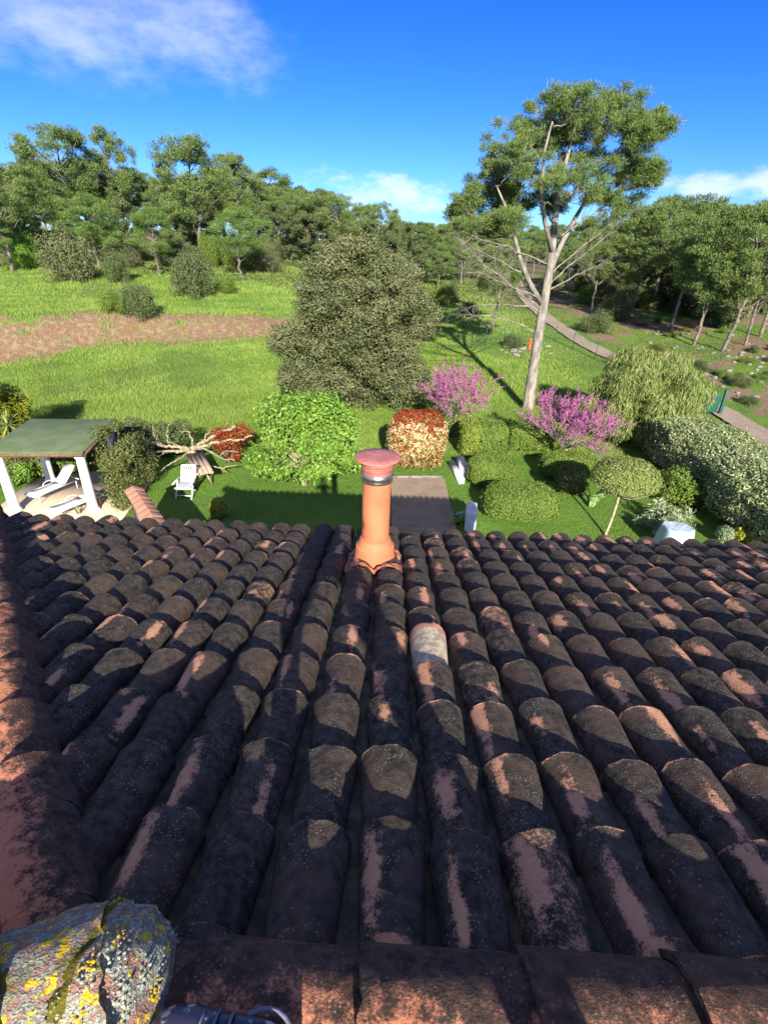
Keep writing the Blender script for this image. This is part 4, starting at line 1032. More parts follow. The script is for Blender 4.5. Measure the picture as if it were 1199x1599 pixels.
def lounger(c, yaw, label, back=.62):
    root = empty('sun_lounger', c, label, 'sun lounger', 'white sun loungers')
    LS = .86
    ca, sa = math.cos(yaw), math.sin(yaw); Rm = np.array([[ca, sa, 0], [-sa, ca, 0], [0, 0, 1]])
    T = lambda x, y, z: np.array([x, y, z])*LS @ Rm+np.array(c)
    f = MB()
    for s in (-1, 1):
        f.tube([T(.30*s, -.95, .30), T(.30*s, -.3, .33), T(.30*s, .95, .33)], .016, 8)
        for y in (-.8, .75): f.tube([T(.30*s, y, .31), T(.30*s, y, .0)], .015, 8)
        a = np.linspace(0, math.pi, 9); f.tube(np.array([T(.32*s, .05+.24*math.cos(q), .34+.14*math.sin(q)) for q in a]), .012, 6)
    for y in (-.95, .95): f.tube([T(-.3, y, .31), T(.3, y, .31)], .014, 8)
    f.build('frame', M_WHITE, root, smooth=True)
    def sheet(pts, name):
        m = MB(); pts = np.array(pts); n = len(pts); V = []
        for dz in (.012, -.012):
            for (y, z) in pts: V += [T(-.285, y, z+dz), T(.285, y, z+dz)]
        k = 2*n; Q = []
        for i in range(n-1): Q += [[2*i, 2*i+1, 2*i+3, 2*i+2], [k+2*i+2, k+2*i+3, k+2*i+1, k+2*i], [2*i, 2*i+2, k+2*i+2, k+2*i], [2*i+1, k+2*i+1, k+2*i+3, 2*i+3]]
        Q += [[0, k, k+1, 1], [2*n-2, 2*n-1, k+2*n-1, k+2*n-2]]
        m.add(V, Q=Q); m.build(name, M_WHITE, root)
    sheet([(-.93, .34), (-.7, .335), (-.3, .32), (.1, .325), (.28, .36)], 'seat')
    sheet([(.29, .365), (.5, .36+back*.3), (.70, .36+back*.62), (.88, .36+back*.95)], 'backrest')
lounger(gp(88, 775)*[1, 1, 0]+[0, 0, .08], math.radians(-24), 'white sun lounger with raised back under the pergola')
lounger(gp(122, 800)*[1, 1, 0]+[0, 0, .08], math.radians(-30), 'white sun lounger lying nearly flat, half hidden by the roof edge', back=.12)

# reclining garden chair with slatted back
M_GREY = simple('grey_cushion', (.34, .35, .38), (.40, .41, .44), scale=14, rough=.9)
def chair():
    c = gp(287, 781); root = empty('garden_chair', c, 'white slatted garden chair with grey cushion standing on the lawn', 'chair')
    c = np.array(c); T = lambda x, y, z: c+np.array([x, y*1.1+.35, z*.86])
    f = MB()
    for s in (-1, 1):
        f.bar(T(.27*s, -.30, 0), T(.27*s, .05, .62), .035, .05); f.bar(T(.27*s, .32, 0), T(.27*s, -.25, .44), .035, .05)
        f.bar(T(.30*s, -.30, .63), T(.30*s, .26, .66), .05, .025)
    f.bar(T(-.27, -.22, .12), T(.27, -.22, .12), .03); f.build('frame', M_WHITE, root)
    b = MB()
    for s in (-1, 1): b.bar(T(.24*s, .20, .42), T(.24*s, .46, 1.06), .045, .03)
    b.bar(T(-.24, .46, 1.06), T(.24, .46, 1.06), .05, .07); b.bar(T(-.24, .23, .48), T(.24, .23, .48), .05, .03)
    for k in range(6):
        x = -.175+.07*k; b.bar(T(x, .235, .50), T(x, .45, 1.03), .035, .014)
    b.build('backrest', M_WHITE, root)
    s = MB(); s.box(T(0, -.05, .455), (.52, .52, .05), M=np.array(Matrix.Rotation(math.radians(3), 3, 'X')), bev=.018); s.build('cushion', M_GREY, root, smooth=False)
chair()
M_PLANK = simple('weathered_planks', (.24, .18, .125), (.40, .31, .22), scale=3, rough=.95, stretch=(9, .8, 3), bump=.3, bscale=12)
def table():
    n_ = at(325, 764, 16.1); f_ = at(306, 722, 18.3); n_[2] = f_[2] = .62
    d = nrm(f_-n_); s = np.cross(d, [0, 0, 1.0]); L = 2.15; n_ = f_-d*L
    root = empty('plank_table', (n_+f_)/2*[1, 1, 0], 'weathered wooden plank table under the bare tree', 'table')
    t = MB()
    for k in range(4): t.bar(n_+s*(-.24+.16*k)-d*.03*(k % 2), f_+s*(-.24+.16*k), .15, .035)
    t.build('tabletop', M_PLANK, root)
    for q in (.18, .82):
        for e_ in (-1, 1):
            l = MB(); p = n_+d*L*q; l.bar(p+s*e_*.05-[0, 0, .02], p+s*e_*.28-[0, 0, .62], .07, .05); l.build('leg', M_PLANK, root)
    b0 = n_*[1, 1, 0]-s*.52+d*.25; root2 = empty('plank_bench', b0+d*.5, 'low weathered bench on the left side of the plank table', 'bench')
    b = MB(); b.bar(b0+[0, 0, .40], b0+d*1.5+[0, 0, .40], .24, .035); b.build('seat', M_PLANK, root2)
    for q in (.15, 1.35):
        l = MB(); l.box(b0+d*q+[0, 0, .19], (.05, .2, .385), math.atan2(d[1], d[0])); l.build('leg', M_PLANK, root2)
table()
# dark blue sack, blue scoop, marble slab, edging
M_NAVY = simple('navy_canvas', (.018, .025, .05), (.03, .04, .075), scale=9, rough=.8, bump=.4)
def lumpy(name, label, cat, c, R, mat, seed, amp=.12, power=3.0, group=None, cutz=True):
    r = np.random.default_rng(seed); bm = bmesh.new(); bmesh.ops.create_icosphere(bm, subdivisions=3, radius=1.0)
    V = np.array([v.co for v in bm.verts]); bm.verts.index_update(); T = np.array([[v.index for v in f.verts] for f in bm.faces]); bm.free()
    q = (np.abs(V)**power).sum(1)**(-1/power); o = r.random(3)*9
    V = V*q[:, None]*(1+amp*(snoise(V[:, 0]*2+o[0], V[:, 1]*2+V[:, 2]+o[1], 1.4)))[:, None]*np.array(R)
    V[:, 2] = np.maximum(V[:, 2], -R[2]*.6)
    mb = MB(); mb.add(V+np.array(c)+[0, 0, R[2]*.55], T=T); ob = mb.build(name, mat, None, smooth=True); 
    return tagd(ob, label, cat, group)
lumpy('garden_sack', 'dark navy canvas sack slumped on the lawn left of the fig tree', 'sack', gp(417, 739), (.24, .18, .16), M_NAVY, 3, .3)
M_BLUE = simple('blue_plastic', (.13, .42, .58), rough=.4)
def scoop():
    c = gp(713, 806); mb = MB(); a = np.linspace(-1.2, 1.2, 9)
    P = np.array([[y*.30, math.sin(q)*.10*(1-.6*y), .10-.10*math.cos(q)*(1-.5*y)+.02+.06*y] for y in np.linspace(0, 1, 6) for q in a]); i = np.arange(5)[:, None]*9; j = np.arange(8)[None]
    V = np.vstack([P, P+[0, 0, .008]]); Q = np.stack([i+j, i+j+1, i+j+10, i+j+9], -1).reshape(-1, 4); Q2 = Q[:, ::-1]+len(P)
    mb.add(V+c, Q=np.vstack([Q, Q2])); mb.tube([c+[-.18, 0, .05], c+[0, 0, .02]], .014, 6); tagd(mb.build('garden_scoop', M_BLUE, None, True), 'small pale blue plastic garden scoop beside the paved path', 'scoop')
scoop()
M_MARB = simple('pale_stone', (.50, .50, .50), (.64, .63, .61), scale=5, rough=.7)
M_ROCK = simple('rubble_stone', (.12, .108, .092), (.24, .22, .185), scale=5, rough=.9, bump=.6, bscale=18)
mb = MB(); c = gp(733, 822); mb.box(c+[0, 0, .33], (.34, .85, .66), math.radians(-8), bev=.03); tagd(mb.build('stone_slab', M_MARB), 'upright pale marble block beside the paved path, close to the roof edge', 'stone block')
mb = MB(); a = gp(700, 727); b = gp(716, 757); mb.bar(a+[.1, 0, .10], b+[.1, 0, .10], .22, .24); mb.bar(a+[.45, .1, .2], b+[.25, .5, .2], .28, .42); tagd(mb.build('low_wall', M_MARB), 'low pale stone kerb wall along the right side of the path', 'wall')
mb = MB(); a = gp(612, 748); b = gp(690, 748); mb.bar(a+[0, .05, .05], b+[0, .05, .05], .10, .12); tagd(mb.build('path_edging', M_ROCK), 'narrow stone edging across the far end of the paved path', 'edging')
M_GREENM = simple('green_metal', (.012, .075, .052), rough=.5)
def gate():
    c = gp(686, 728); root = empty('garden_gate', c, 'green metal garden gate standing open beside the red and cream shrub', 'gate')
    f = MB(); e_ = c+np.array([.22, .95, 0])
    f.tube([c, c+[0, 0, 1.05]], .028, 8); f.tube([e_+[0, 0, .06], e_+[0, 0, 1.0]], .02, 8); f.tube([c+[0, 0, 1.0], e_+[0, 0, 1.0]], .018, 8); f.tube([c+[0, 0, .1], e_+[0, 0, .1]], .018, 8); f.build('gate_frame', M_GREENM, root, True)
    m = MB()
    for k in range(1, 12): p = c+(e_-c)*k/12; m.tube([p+[0, 0, .1], p+[0, 0, 1.0]], .005, 4)
    for k in range(1, 10): m.tube([c+[0, 0, .1+.09*k], e_+[0, 0, .1+.09*k]], .004, 4)
    m.build('wire_mesh', M_GREENM, root)
gate()
# covered table
M_TARP = simple('pale_blue_sheet', (.33, .42, .50), (.42, .49, .56), scale=4, rough=.45, bump=.6, bscale=5)
def cover():
    c = gp(1045, 862)*[1, 1, 0]; n = 40; u = np.linspace(-1, 1, n); X, Y = np.meshgrid(u, u)
    rr = (np.abs(X)**5+np.abs(Y)**5)**(1/5); z = .98*(1-sstep(.70, 1.0, rr))+.02*snoise(X*3, Y*3)+.05*np.sin(X*14+Y*3)*sstep(.6, .95, rr)*(1-sstep(.95, 1.0, rr)); z = np.maximum(z, .02)
    V = np.stack([c[0]+X*.52, c[1]+Y*.45, z*.9+c[2]], -1).reshape(-1, 3); i = np.arange(n-1)[:, None]*n; j = np.arange(n-1)[None]
    mb = MB(); mb.add(V, Q=np.stack([i+j, i+j+1, i+n+j+1, i+n+j], -1).reshape(-1, 4)); tagd(mb.build('covered_table', M_TARP, None, True), 'garden table wrapped in a pale blue plastic cover below the roof edge', 'covered table')
cover()
# tile-topped wall end
def coped_wall():
    r = np.random.default_rng(17); a = np.array([-7.15, 13.1, 0]); b = np.array([-5.3, 10.6, 0]); d = nrm(b-a); L = np.linalg.norm(b-a); s = np.cross(d, [0, 0, 1.0])
    root = empty('garden_wall', (a+b)/2, 'rendered garden wall with sloping terracotta coping tiles', 'wall'); w = MB()
    za, zb = 1.55, 1.75
    w.box((a+b)/2+[0, 0, .76], (L, .28, 1.52), math.atan2(d[1], d[0])); w.build('wall', M_WALL, root)
    m, nt = newmat('coping_clay'); P = pos(nt); cc = mix(nt, mrange(nt, noise(nt, P, 9, 5, .6), .35, .65), (.44, .17, .09), (.30, .20, .14))
    finish(nt, N(nt, 'ShaderNodeBsdfPrincipled', None, Base_Color=cc, Roughness=.9).outputs[0])
    ang = math.atan2(d[1], d[0])
    cp = MB()
    for k in range(10):
        p = a+d*(k+.5)*L/10
        for e_ in (-1, 1):
            M3 = np.array((Matrix.Rotation(ang, 3, 'Z') @ Matrix.Rotation(math.radians(-24*e_), 3, 'X')))
            cp.box(p+s*e_*.115*-1+[0, 0, 1.60+r.normal(0, .006)], (L/10-.012, .27, .035), M=M3, bev=.008)
    cp.build('coping', m, root)
coped_wall()
# fence by the track, gate post, hydrant
def fence():
    px = [(735, 545), (757, 540), (786, 537), (835, 534), (865, 534), (893, 546), (928, 562), (965, 578)]
    pts = [gp(*q) for q in px]; root = empty('wire_fence', pts[3], 'thin green wire fence on posts following the dirt track', 'fence')
    for p in pts:
        m = MB(); m.tube([p-[0, 0, .1], p+[0, 0, 1.35]], .03, 6); m.build('post', M_GREENM, root)
    m = MB()
    for a, b in zip(pts[:-1], pts[1:]):
        for k in range(9): m.tube([a+[0, 0, .1+.14*k], b+[0, 0, .1+.14*k]], .005, 3, caps=False)
        nn = max(2, int(np.linalg.norm(b-a)/.3))
        for k in range(1, nn): p = a+(b-a)*k/nn; m.tube([p+[0, 0, .05], p+[0, 0, 1.25]], .004, 3, caps=False)
    m.build('wire_mesh', M_GREENM, root)
    c = gp(1112, 648); root = empty('field_gate', c, 'dark green sheeted gate by the lane behind the silvery hedge', 'gate')
    m = MB(); m.box(c+[.35, 0, .72], (.16, .16, 1.45), bev=.015); m.build('post', M_GREENM, root)
    m = MB(); m.box(c+[-.35, .05, .62], (1.2, .035, 1.0), math.radians(8), bev=.01); m.build('gate_panel', M_GREENM, root)
    h = gp(826, 546); root = empty('hydrant', h, 'small red-orange hydrant standing by the fence near the pine trunk', 'hydrant'); M_HY = simple('hydrant_red', (.55, .09, .03), rough=.5)
    m = MB(); m.lathe(h, [(.0, 0), (.16, 0), (.16, .06), (.10, .09), (.10, .62), (.14, .66), (.14, .72), (.10, .80), (.05, .86), (0, .87)], 16); m.build('body', M_HY, root, True)
    for s in (-1, 1):
        m = MB(); m.tube([h+[0, 0, .52], h+[.19*s, -.05, .52]], .06, 8); m.build('outlet', M_HY, root, True)
fence()

# ------------------------------------------------------------------ rocks
def rocks():
    r = np.random.default_rng(23)
    base = []
    for k in range(5):
        bm = bmesh.new(); bmesh.ops.create_icosphere(bm, subdivisions=2, radius=1.0); V = np.array([v.co for v in bm.verts]); bm.verts.index_update(); T = np.array([[v.index for v in f.verts] for f in bm.faces]); bm.free()
        o = r.random(3)*20; V = np.sign(V)*np.abs(V)**.8; V *= (1+.35*snoise(V[:, 0]+o[0], V[:, 1]+V[:, 2]*1.3+o[1], 1.3))[:, None]*np.array([1, .8, .55]); base.append(mesh_of('rock', V, T, None, False, [M_ROCK]))
    def put(px, py, s, lab, grp):
        p = gp(px, py); ob = link('rock', base[r.integers(5)]); ob.location = (p[0], p[1], p[2]+s*.12); ob.rotation_euler = (0, 0, r.random()*6.28); ob.scale = (s, s, s*r.uniform(.7, 1.1)); tagd(ob, lab, 'rock', grp)
    for k in range(90):
        px = r.uniform(1000, 1240); py = r.normal(560, 30) if k % 3 else r.uniform(500, 640); put(px, min(max(py, 498), 650), r.uniform(.07, .26), 'pale loose rock strewn over the bare slope on the right', 'rocks on the right slope')
    for k in range(26): put(r.uniform(778, 862), r.normal(547, 5), r.uniform(.12, .36), 'pale rubble stone in the heap by the fence behind the pine', 'rubble heap by the fence')
rocks()

# ------------------------------------------------------------------ the wood: a few kinds of tree, copied one by one
def pine_parts(seed, H, style):
    """trunk and crown meshes in local coordinates, total height H metres"""
    r = np.random.default_rng(seed); tr = MB(); cr = MB(); blobs = []
    lean = r.normal(0, .035, 2)*H
    z0, fm, rmax, nb_, ntop = {'tall': (.40, .55, .31, 125, .93), 'flat': (.47, .62, .41, 130, .80), 'round': (.34, .42, .37, 80, .66), 'bushy': (.06, .45, .42, 70, .60)}[style]
    T = curve((0, 0, -.4), (lean[0], lean[1], H*ntop), (r.normal(0, .04)*H, 0, 0), 12, r, .06); tr.tube(T, np.linspace(.017*H, .005*H, 12), 8)
    sec = r.random(6)*6.28
    for k in range(nb_):
        f = r.random()**.85; a = r.random()*6.28
        rp = math.sqrt(max(0.0, 1-((f-fm)/(fm if f < fm else 1-fm))**2))*(1+.22*math.sin(2*a+sec[0])+.18*math.sin(3*a+f*5+sec[1]))
        rad = rmax*H*rp*(.25+.75*r.random()**.5); zz = H*(z0+(1-z0)*f*.95)+.04*H*math.sin(3*a+sec[2])
        c = np.array([lean[0]*f+math.cos(a)*rad, lean[1]*f+math.sin(a)*rad, zz]); s_ = H*r.uniform(.038, .078)*(1.25 if style in ('bushy', 'round') else 1)
        blobs.append((c, (s_, s_, s_*(.8 if style == 'bushy' else .62))))
        if k % 4 == 0:
            i = int(np.argmin(np.abs(T[:, 2]-(zz-(.10+.35*rad/H)*H)))); P = curve(T[i], c, (0, 0, -.02*H), 7, r, .03); tr.tube(P, np.linspace(.0060*H, .0018*H, 7), 5)
    n = 25000
    if style == 'bushy': blob_leaves(cr, blobs, n, .022*H, .013*H, r, shell=.5, lump=.2)
    else: blob_leaves(cr, blobs, n, .025*H, .0050*H, r, shell=.7, needle=True, lump=.2)
    return tr.mesh('trunk', M_BARK_F, True), cr.mesh('crown', {'tall': M_PINE, 'flat': M_PINE, 'round': M_STONE, 'bushy': M_BUSH}[style])
KINDS = {}
for k, st in enumerate(['tall', 'flat', 'round', 'bushy']):
    KINDS[st] = [pine_parts(200+10*k+j, 10.0, st) for j in range(3)]
rt = np.random.default_rng(77)
def tree(kind, x, y, H, label, group, name='pine_tree', var=None, wide=1.0, twig=False):
    tm, cm = KINDS[kind][rt.integers(3) if var is None else var]
    z = float(hgt(x, y)); root = empty(name, (x, y, z), label, 'tree', group)
    s = H/10.0; root.scale = (s*wide, s*wide, s); root.rotation_euler = (0, 0, rt.random()*6.28)
    link('trunk', tm, root); link('crown', cm, root); return root
def tp(px, top, D, kind, label, group, wide=1.0, name='pine_tree', var=None):
    p = gd(px, D, 380); H = at(px, top, D)[2]-p[2]
    return tree(kind, p[0], D, max(H, 2.0), label, group, name, var, wide)
GL = 'pines of the wooded hillside on the left'
FR = [(310, 213, 74, 'tall', 'broad tall pine with a forked pale trunk right of the slim wispy pine', 1.05), (112, 198, 80, 'flat', 'tallest dark pine on the left skyline with two merged crowns', 1.0),
      (190, 200, 84, 'tall', 'slim wispy pine just right of the tallest left pine', .75), (372, 240, 84, 'tall', 'greyer thin pine leaning out behind the broad forked one', .85), (405, 278, 90, 'flat', 'lower rounded pine at the right end of the left skyline group', 1.0),
      (150, 303, 64, 'round', 'leftmost of the three round-headed young pines at the top of the meadow', 1.2), (242, 328, 63, 'round', 'middle one of the three round-headed young pines, trunk clear of the bushes', 1.2), (374, 322, 66, 'round', 'rightmost round-headed young pine with a thick low forking trunk', 1.25),
      (8, 252, 60, 'flat', 'dark spreading pine cut off by the left edge of the picture', 1.1)]
for px, top, D, kd, lab, w in FR: tp(px, top, D, kd, lab, GL, w)
for px, top, D, kd in ((45, 262, 72, 'flat'), (80, 258, 86, 'tall'), (30, 300, 66, 'tall'), (145, 250, 92, 'tall'), (215, 265, 90, 'flat'), (100, 300, 76, 'tall'), (265, 280, 88, 'tall'), (340, 262, 92, 'flat'), (200, 310, 80, 'bushy'), (280, 330, 80, 'bushy'), (60, 330, 74, 'bushy'), (330, 340, 84, 'bushy'), (410, 320, 84, 'bushy'), (-40, 260, 66, 'flat'), (-90, 250, 72, 'tall'), (-20, 320, 58, 'round')):
    tp(px, top, D, kd, 'green tree packed into the wooded hillside behind the left meadow', 'trees packed in the left wood', rt.uniform(.9, 1.25), name='pine_tree' if kd != 'bushy' else 'bushy_tree')
for px, top, D, kd in ((455, 305, 92, 'flat'), (500, 300, 96, 'bushy'), (530, 303, 90, 'flat'), (560, 322, 104, 'tall'), (595, 316, 98, 'flat'), (625, 342, 110, 'bushy'), (655, 352, 118, 'flat'), (690, 358, 112, 'flat'), (480, 330, 86, 'bushy'), (440, 335, 88, 'bushy'), (610, 362, 88, 'bushy'), (665, 378, 90, 'bushy'), (700, 352, 96, 'tall'), (725, 360, 86, 'flat'), (760, 365, 92, 'flat'), (800, 372, 96, 'flat'), (840, 362, 100, 'tall'), (690, 392, 80, 'tall')):
    tp(px, top, D, kd, 'distant green tree of the wood behind the oak and the tall pine', 'trees of the wood behind the oak', rt.uniform(.95, 1.25), name='pine_tree' if kd != 'bushy' else 'bushy_tree')
GRR = 'pines of the wood on the right'
for px, top, D, kd, lab, w in ((782, 345, 50, 'tall', 'smaller pine with pale straight trunk standing left of the tall pine', .9), (948, 350, 60, 'flat', 'thin greyish pine right of the tall pine with a pale twisted trunk', .9), (1008, 318, 58, 'tall', 'spreading pine on the right slope with a thick pale trunk', .95),
      (1040, 306, 64, 'tall', 'pine on the right slope with a slanting thin pale trunk', 1.0), (1085, 305, 52, 'tall', 'dark-trunked leaning pine on the right slope', .9), (1130, 330, 46, 'tall', 'dark pine standing over the pale rocks of the right slope', .9), (1180, 318, 44, 'tall', 'dense dark pine cut by the right edge of the picture', .95)):
    tp(px, top, D, kd, lab, GRR, w)
for px, top, D, kd in ((905, 380, 72, 'flat'), (925, 345, 80, 'tall'), (975, 322, 78, 'flat'), (1030, 308, 82, 'flat'), (1065, 315, 74, 'bushy'), (1110, 320, 70, 'flat'), (1150, 330, 66, 'flat'), (1199, 312, 60, 'flat'), (1240, 320, 50, 'tall'), (1165, 370, 54, 'bushy'), (960, 400, 76, 'bushy'), (1010, 395, 84, 'bushy'), (880, 395, 84, 'bushy'), (1220, 360, 46, 'flat'), (1280, 330, 58, 'flat'), (1100, 385, 62, 'bushy'), (1060, 390, 66, 'bushy')):
    tp(px, top, D, kd, 'green tree filling the wood on the right beyond the bare slope', 'trees filling the right wood', rt.uniform(.95, 1.25), name='pine_tree' if kd != 'bushy' else 'bushy_tree')
# far wood: each still a tree of its own
for k in range(95):
    az = -58+116*(k+rt.random())/95; D = rt.uniform(105, 165)
    x = D*math.tan(math.radians(az)); kd = ['tall', 'flat', 'flat', 'bushy'][rt.integers(4)]
    Hh = rt.uniform(9, 12.5) if az < -6 else rt.uniform(7, 9.5)
    tree(kd, x, D, Hh, 'tree of the far wood closing off the horizon', 'trees of the far wood', name='pine_tree' if kd != 'bushy' else 'bushy_tree', wide=rt.uniform(1.0, 1.4))
# an old orange-brown dead tree top just over the oak
M_DEAD = leafmat('dead_needles', (.22, .085, .03), (.36, .16, .06))
p = gd(540, 36, 400); q = at(540, 384, 36)
shrub('dying_tree', 'small tree with rusty orange dead top peeping over the oak', cluster(q, (.7, .5, .5), 8, rt, (.3, .5)), 2600, .16, .05, M_DEAD, 120, cat='tree', group=None, base=p, stems=6, stem_r=.08)

# bushes of the meadow edge and undergrowth
BUSH = []
for k in range(3):
    r = np.random.default_rng(300+k); mb = MB()
    blob_leaves(mb, cluster((0, 0, .5), (.65, .65, .32), 16, r, (.26, .42))+[(np.array([dx, dy, .22]), .3) for dx, dy in ((-.6, 0), (.6, .1), (0, -.6), (0, .6))], 13000, .052, .028, r, shell=.5, lump=.25); BUSH.append(mb)
BUSHM = {}
def bush(px, py, w, h, mat, lab, grp, D=None):
    p = gp(px, py) if D is None else gd(px, D); k = rt.integers(3)
    if (k, mat.name) not in BUSHM: BUSHM[(k, mat.name)] = BUSH[k].mesh('bush', mat)
    o = link('bush', BUSHM[(k, mat.name)]); o.location = p; o.scale = (w/2, w/2, h); o.rotation_euler = (0, 0, rt.random()*6.28); tagd(o, lab, 'bush', grp)
for px, py, w, h, mt, lab in ((222, 497, 3.2, 2.6, M_BUSH, 'grey-green round bush in the meadow above the red earth bank, right one of the pair'), (180, 487, 2.6, 1.4, M_HEDGE, 'low spreading bush left of the grey-green one above the red bank'), (302, 464, 4.6, 3.8, M_BUSH, 'large dark bush between two round-headed pines at the meadow top'),
      (112, 440, 6.0, 4.2, M_OAK, 'big grey bush at the wood edge on the left'), (186, 442, 3.0, 3.2, M_BUSH, 'upright bush right of the big grey one at the wood edge'), (45, 418, 4.0, 3.4, M_FIG, 'bright green bush in the shade under the left pines'), (355, 458, 2.6, 1.6, M_HEDGE, 'low green bush at the foot of the rightmost round-headed pine'),
      (730, 318+172, 2.4, 1.2, M_BUSH, 'low bush in the shade beside the dirt track'), (800, 545, 2.2, 1.1, M_BUSH, 'dark low bush beside the rubble heap'), (930, 520, 3.6, 1.8, M_BUSH, 'dark bush on the right bank above the dirt track'), (1155, 605, 1.6, .7, M_BUSH, 'small tuft bush on the bare slope near the lane, right of the green gate'), (1165, 632, 1.4, .55, M_BUSH, 'small dark tuft just above the lane at the right edge'), (1090, 575, 1.4, .6, M_BUSH, 'small tuft bush above the weeping wattle on the slope'), (705, 470, 2.2, 2.2, M_BUSH, 'leafy bush right behind the oak in the sunny clearing')):
    bush(px, py, w, h, mt, lab, 'single bushes about the meadow')
for k in range(46):
    px = rt.uniform(-60, 440); D = rt.uniform(66, 84); bush(px, 0, rt.uniform(3, 5.5), rt.uniform(2.0, 3.6), (M_BUSH, M_HEDGE, M_OAK)[rt.integers(3)], 'undergrowth bush beneath the pines of the left wood', 'undergrowth of the left wood', D)
for k in range(24):
    px = rt.uniform(660, 1260); D = rt.uniform(62, 88) if px < 900 else rt.uniform(54, 80); bush(px, 0, rt.uniform(2.6, 5), rt.uniform(1.4, 2.8), (M_BUSH, M_HEDGE, M_OAK)[rt.integers(3)], 'undergrowth bush beneath the pines of the right wood', 'undergrowth of the right wood', D)
for k in range(34):
    px = rt.uniform(985, 1230); py = rt.uniform(470, 600); bush(px, py, rt.uniform(.7, 1.7), rt.uniform(.25, .6), (M_BUSH, M_HEDGE, M_VINE)[rt.integers(3)], 'low scrub tuft scattered over the bare right slope', 'scrub tufts on the right slope')

# ------------------------------------------------------------------ grass
def grass():
    r = np.random.default_rng(404)
    M_LAWN = leafmat('lawn_grass', (.080, .180, .018), (.160, .300, .040), trans=.3)
    M_MEAD = leafmat('meadow_grass', (.125, .210, .028), (.275, .385, .082), (.40, .38, .04), trans=.3)
    M_DRYG = leafmat('slope_grass', (.075, .125, .026), (.19, .225, .065), trans=.25)
    def sample(n, y0, y1, p):
        u = r.random(n); y = (y0**(1-p)+u*(y1**(1-p)-y0**(1-p)))**(1/(1-p)); half = y*.95+3; x = (r.random(n)*2-1)*half; return x, y
    def blades(name, x, y, hgt_, w, mat, lab, seed, tint, lean=.35):
        n = len(x); z = hgt(x, y)+.0; a = r.random(n)*6.28; s = np.stack([np.cos(a), np.sin(a), 0*a], 1)*(w/2)[:, None]; b = np.stack([x, y, z-.02], 1)
        t = b+np.stack([r.normal(0, lean, n)*hgt_, r.normal(0, lean, n)*hgt_, hgt_], 1)
        V = np.stack([b-s, b+s, t], 1).reshape(-1, 3)
        o = link(name, mesh_of(name, V, np.arange(3*n).reshape(n, 3), {'tint': np.repeat(tint, 3)}, False, [mat])); tagd(o, lab, 'grass', None, 'stuff')
    def inpath(x, y): 
        m = (np.abs(x-(PC[0]+.07)) < 1.0) & (y < PC[1]+.1); q = np.stack([x, y], 1)-GC[:2]; 
        return m | ((np.abs(q @ gu[:2]-.2) < 2.0) & (np.abs(q @ gv[:2]) < 1.95))
    # lawn
    x, y = sample(230000, 9.5, 24, 1.6); k = ~inpath(x, y) & (np.abs(x) < 22) & (y < 21.3+.6*snoise(x, y, .8)); x, y = x[k], y[k]
    bare = snoise(x*1.0, y*1.0, .5)+1.6*np.exp(-((x+4.6)**2/1.6+(y-18.2)**2/1.3)); k = (bare < .75) | (r.random(len(x)) < .25); x, y = x[k], y[k]
    h = .055*(1+.45*snoise(x, y, 1.3))*r.uniform(.5, 1.5, len(x)); blades('lawn_grass', x, y, h, .0011*y*r.uniform(.7, 1.4, len(x)), M_LAWN, 'short green lawn grass round the house', 1, np.clip(r.normal(.45, .2, len(x))+.18*snoise(x, y, .7), 0, .86))
    # meadow
    x, y = sample(900000, 20.5, 105, 1.7); so_, ba_, tr_, wo_ = ground_masks(x, y)
    k = (tr_ > 1.25+.3*snoise(x, y, 2.)) & (r.random(len(x)) > so_*.84) & (r.random(len(x)) > ba_*.9) & (r.random(len(x)) > wo_*.75) & (y > 20.8+.6*snoise(x, y, .8)); x, y = x[k], y[k]
    right = np.maximum(sstep(11, 16, x)*sstep(22, 26, y), .75*sstep(.35, .6, snoise(x, y, .17)+.3*snoise(x, y, 1.1)))
    patch = snoise(x, y, .22)+.7*snoise(x, y, .9)
    h = (.12+.09*patch)*r.uniform(.5, 1.6, len(x))*(1+.008*y); h = np.clip(h, .05, .7)*(1-.45*right)
    yel = (r.random(len(x)) < .035+.10*(snoise(x+5, y, .3) > .5)) 
    tt = np.where(yel, .95, np.clip(r.normal(.48, .2, len(x))+.26*snoise(x, y, .5)+.14*snoise(x, y, 1.9), 0, .86))
    w = .00082*y*r.uniform(.7, 1.5, len(x)); k = right < r.random(len(x))
    blades('meadow_grass', x[k], y[k], h[k], w[k], M_MEAD, 'tall bright spring grass of the meadow', 2, tt[k])
    k = ~k; blades('slope_grass', x[k], y[k], h[k], w[k], M_DRYG, 'thin dull grass on the right slope and under the pines', 3, tt[k]*.9)
grass()

